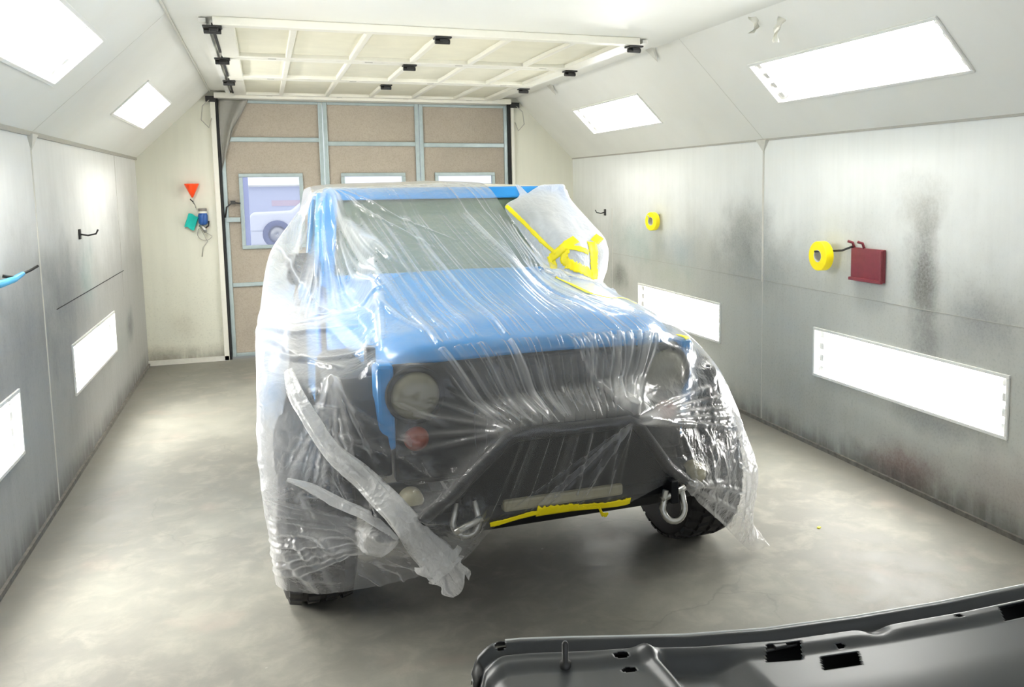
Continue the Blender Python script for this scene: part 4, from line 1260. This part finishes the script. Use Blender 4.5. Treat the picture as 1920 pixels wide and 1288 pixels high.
mm_.build('plate', M['maroon'], mh, bevel=.003)
for y in (.13, .03):
    MB().tube([(-.012, y, .10), (-.02, y + .01, .135), (-.05, y + .02, .145)], .009, 8).build('hook', M['maroon'], mh, smooth=True)
MB().tube([(-.02, .14, .11), (-.04, .22, .08), (-.045, .36, .066), (-.055, .383, .066), (-.14, .385, .066)], .007, 8).build('arm', M['black'], mh, smooth=True)
hook('small dark peg on the right wall beside the back corner', (XR - .006, 9.2, 1.55), (-1, 0, 0))
hook('dark air nozzle hook on the left wall between the seams', (XL + .006, 7.07, 1.55), (1, 0, 0))
# blue clip tool at the left edge of the frame
bt = thing('spray_wand', 'blue handled tool with dark tip on the left wall at frame edge', 'tool', (XL + .02, 5.12, 1.42))
MB().tube([(.0, -.20, -.01), (.03, -.05, .0), (.05, .04, .02)], [.018, .016, .012], 10).build('grip', simple('light_blue_plastic', '#5fb2dd', .4), bt, smooth=True)
MB().tube([(.05, .04, .02), (.07, .10, .03), (.10, .13, .05)], .007, 8).build('tip', M['black'], bt, smooth=True)
MB().tube([(-.015, -.06, .02), (.03, -.05, .01)], .008, 8).build('hook', M['black'], bt, smooth=True)
# orange strainer funnel on the back wall
fn = thing('paint_funnel', 'orange cone funnel hung on the cream back wall left of the doorway', 'funnel', (-.70, YB - .075, 1.83))
MB().lathe([(.006, -.06), (.012, -.05), (.070, .075), (.072, .085), (.068, .080), (.010, -.045)], 32).build('cone', simple('orange_plastic', '#ff4a0c', .4), fn, smooth=True)
MB().tube([(.0, .07, -.10), (.0, .03, -.10), (-.01, .0, -.09), (-.02, -.01, -.075)], .006, 8).build('hook', M['black'], fn, smooth=True)
MB().tube([(.0, .06, -.11), (.02, .03, -.14), (.025, .02, -.17)], .006, 8).build('tail', M['steel'], fn, smooth=True)
# spray gun with blue cup and teal rag
sg = thing('spray_gun', 'spray gun with dark blue cup hung on the back wall left of the doorway', 'spray gun', (-.61, YB - .06, 1.50))
MB().lathe([(0, .155), (.040, .155), (.042, .15), (.042, .125), (.0, .125)], 24).build('cup_lid', simple('grey_cup_lid', '#76706a', .5), sg, smooth=False)
MB().lathe([(.043, .125), (.043, .105), (.036, .10)], 24).build('cup_ring', M['door_white'], sg)
MB().lathe([(0, -.02), (.03, -.02), (.046, .0), (.048, .08), (.040, .108), (0, .108)], 24).build('cup', simple('blue_paint_cup', '#1f4f92', .35), sg, smooth=True)
MB().tube([(-.03, 0, -.02), (.0, -.02, -.05), (.02, -.02, -.10)], [.022, .02, .016], 10).build('gun_body', M['steel'], sg, smooth=True)
MB().tube([(.01, -.01, -.06), (.05, -.01, -.03), (.055, 0, .02)], .008, 8).build('trigger', M['black'], sg, smooth=True)
MB().tube([(.0, .02, -.09)] + [(.01 + .075 * math.sin(a), .03, -.11 + .075 * math.cos(a)) for a in [2 + i * .28 for i in range(14)]] + [(.03, .04, -.20), (-.02, .04, -.26), (-.035, .045, -.36)], .005, 6).build('air_hose', M['trim'], sg, smooth=True)
rg = MB()
def rag(u, v):
    x = -.05 + .10 * u; z = .075 - .15 * v + .008 * math.sin(u * 6)
    c, s_ = math.cos(-.35), math.sin(-.35)
    return (x * c - z * s_, -.01 - .008 * math.sin(u * 5 + v * 4), x * s_ + z * c)
tr_ = rg.grid(rag, 16, 16).build('teal_rag', simple('teal_cloth', '#12b1a4', .8), smooth=True, solid=.022, bevel=.004)
tr_.location = (-.725, YB - .03, 1.515)
tag(tr_, 'bright teal cleaning pad hung beside the spray gun on the back wall', 'rag')
# scraps of plastic hanging from the ceiling joint, upper right
for k, (x, y, L, lab) in enumerate(((2.86, 4.86, .10, 'white shred of masking film hanging at the right ceiling joint, the left one'), (2.90, 4.62, .15, 'white shred of masking film hanging at the right ceiling joint, the long right one'))):
    m = MB()
    def shred(u, v, L=L, k=k):
        wdt = .03 * (1 - .6 * v) + .006 * math.sin(v * 14 + k)
        return (wdt * (u - .5) * 2 + .03 * math.sin(v * 3.5 + k * 2), .012 * math.sin(u * 5 + v * 7), -L * v)
    o = m.grid(shred, 8, 20).build('film_shred', M['door_white'], smooth=True, solid=.001)
    o.location = (x, y, HC - .02 - max(0, x - CR) * .95)
    tag(o, lab, 'film scrap')
# small bits on the floor
for k, (x, y, hx, lab) in enumerate(((2.72, 3.88, '#e8e020', 'tiny yellow tape crumb on the floor near the right wall'), (2.56, 5.05, '#efece2', 'tiny white paint flake on the floor beyond the yellow crumb'))):
    m = MB().box(-.012, .012, -.008, .008, 0, .006)
    o = m.build('floor_crumb', simple('crumb_%d' % k, hx, .6), bevel=.002)
    o.location = (x, y, 0); o.rotation_euler = (0, 0, .6 + k)
    tag(o, lab, 'debris')
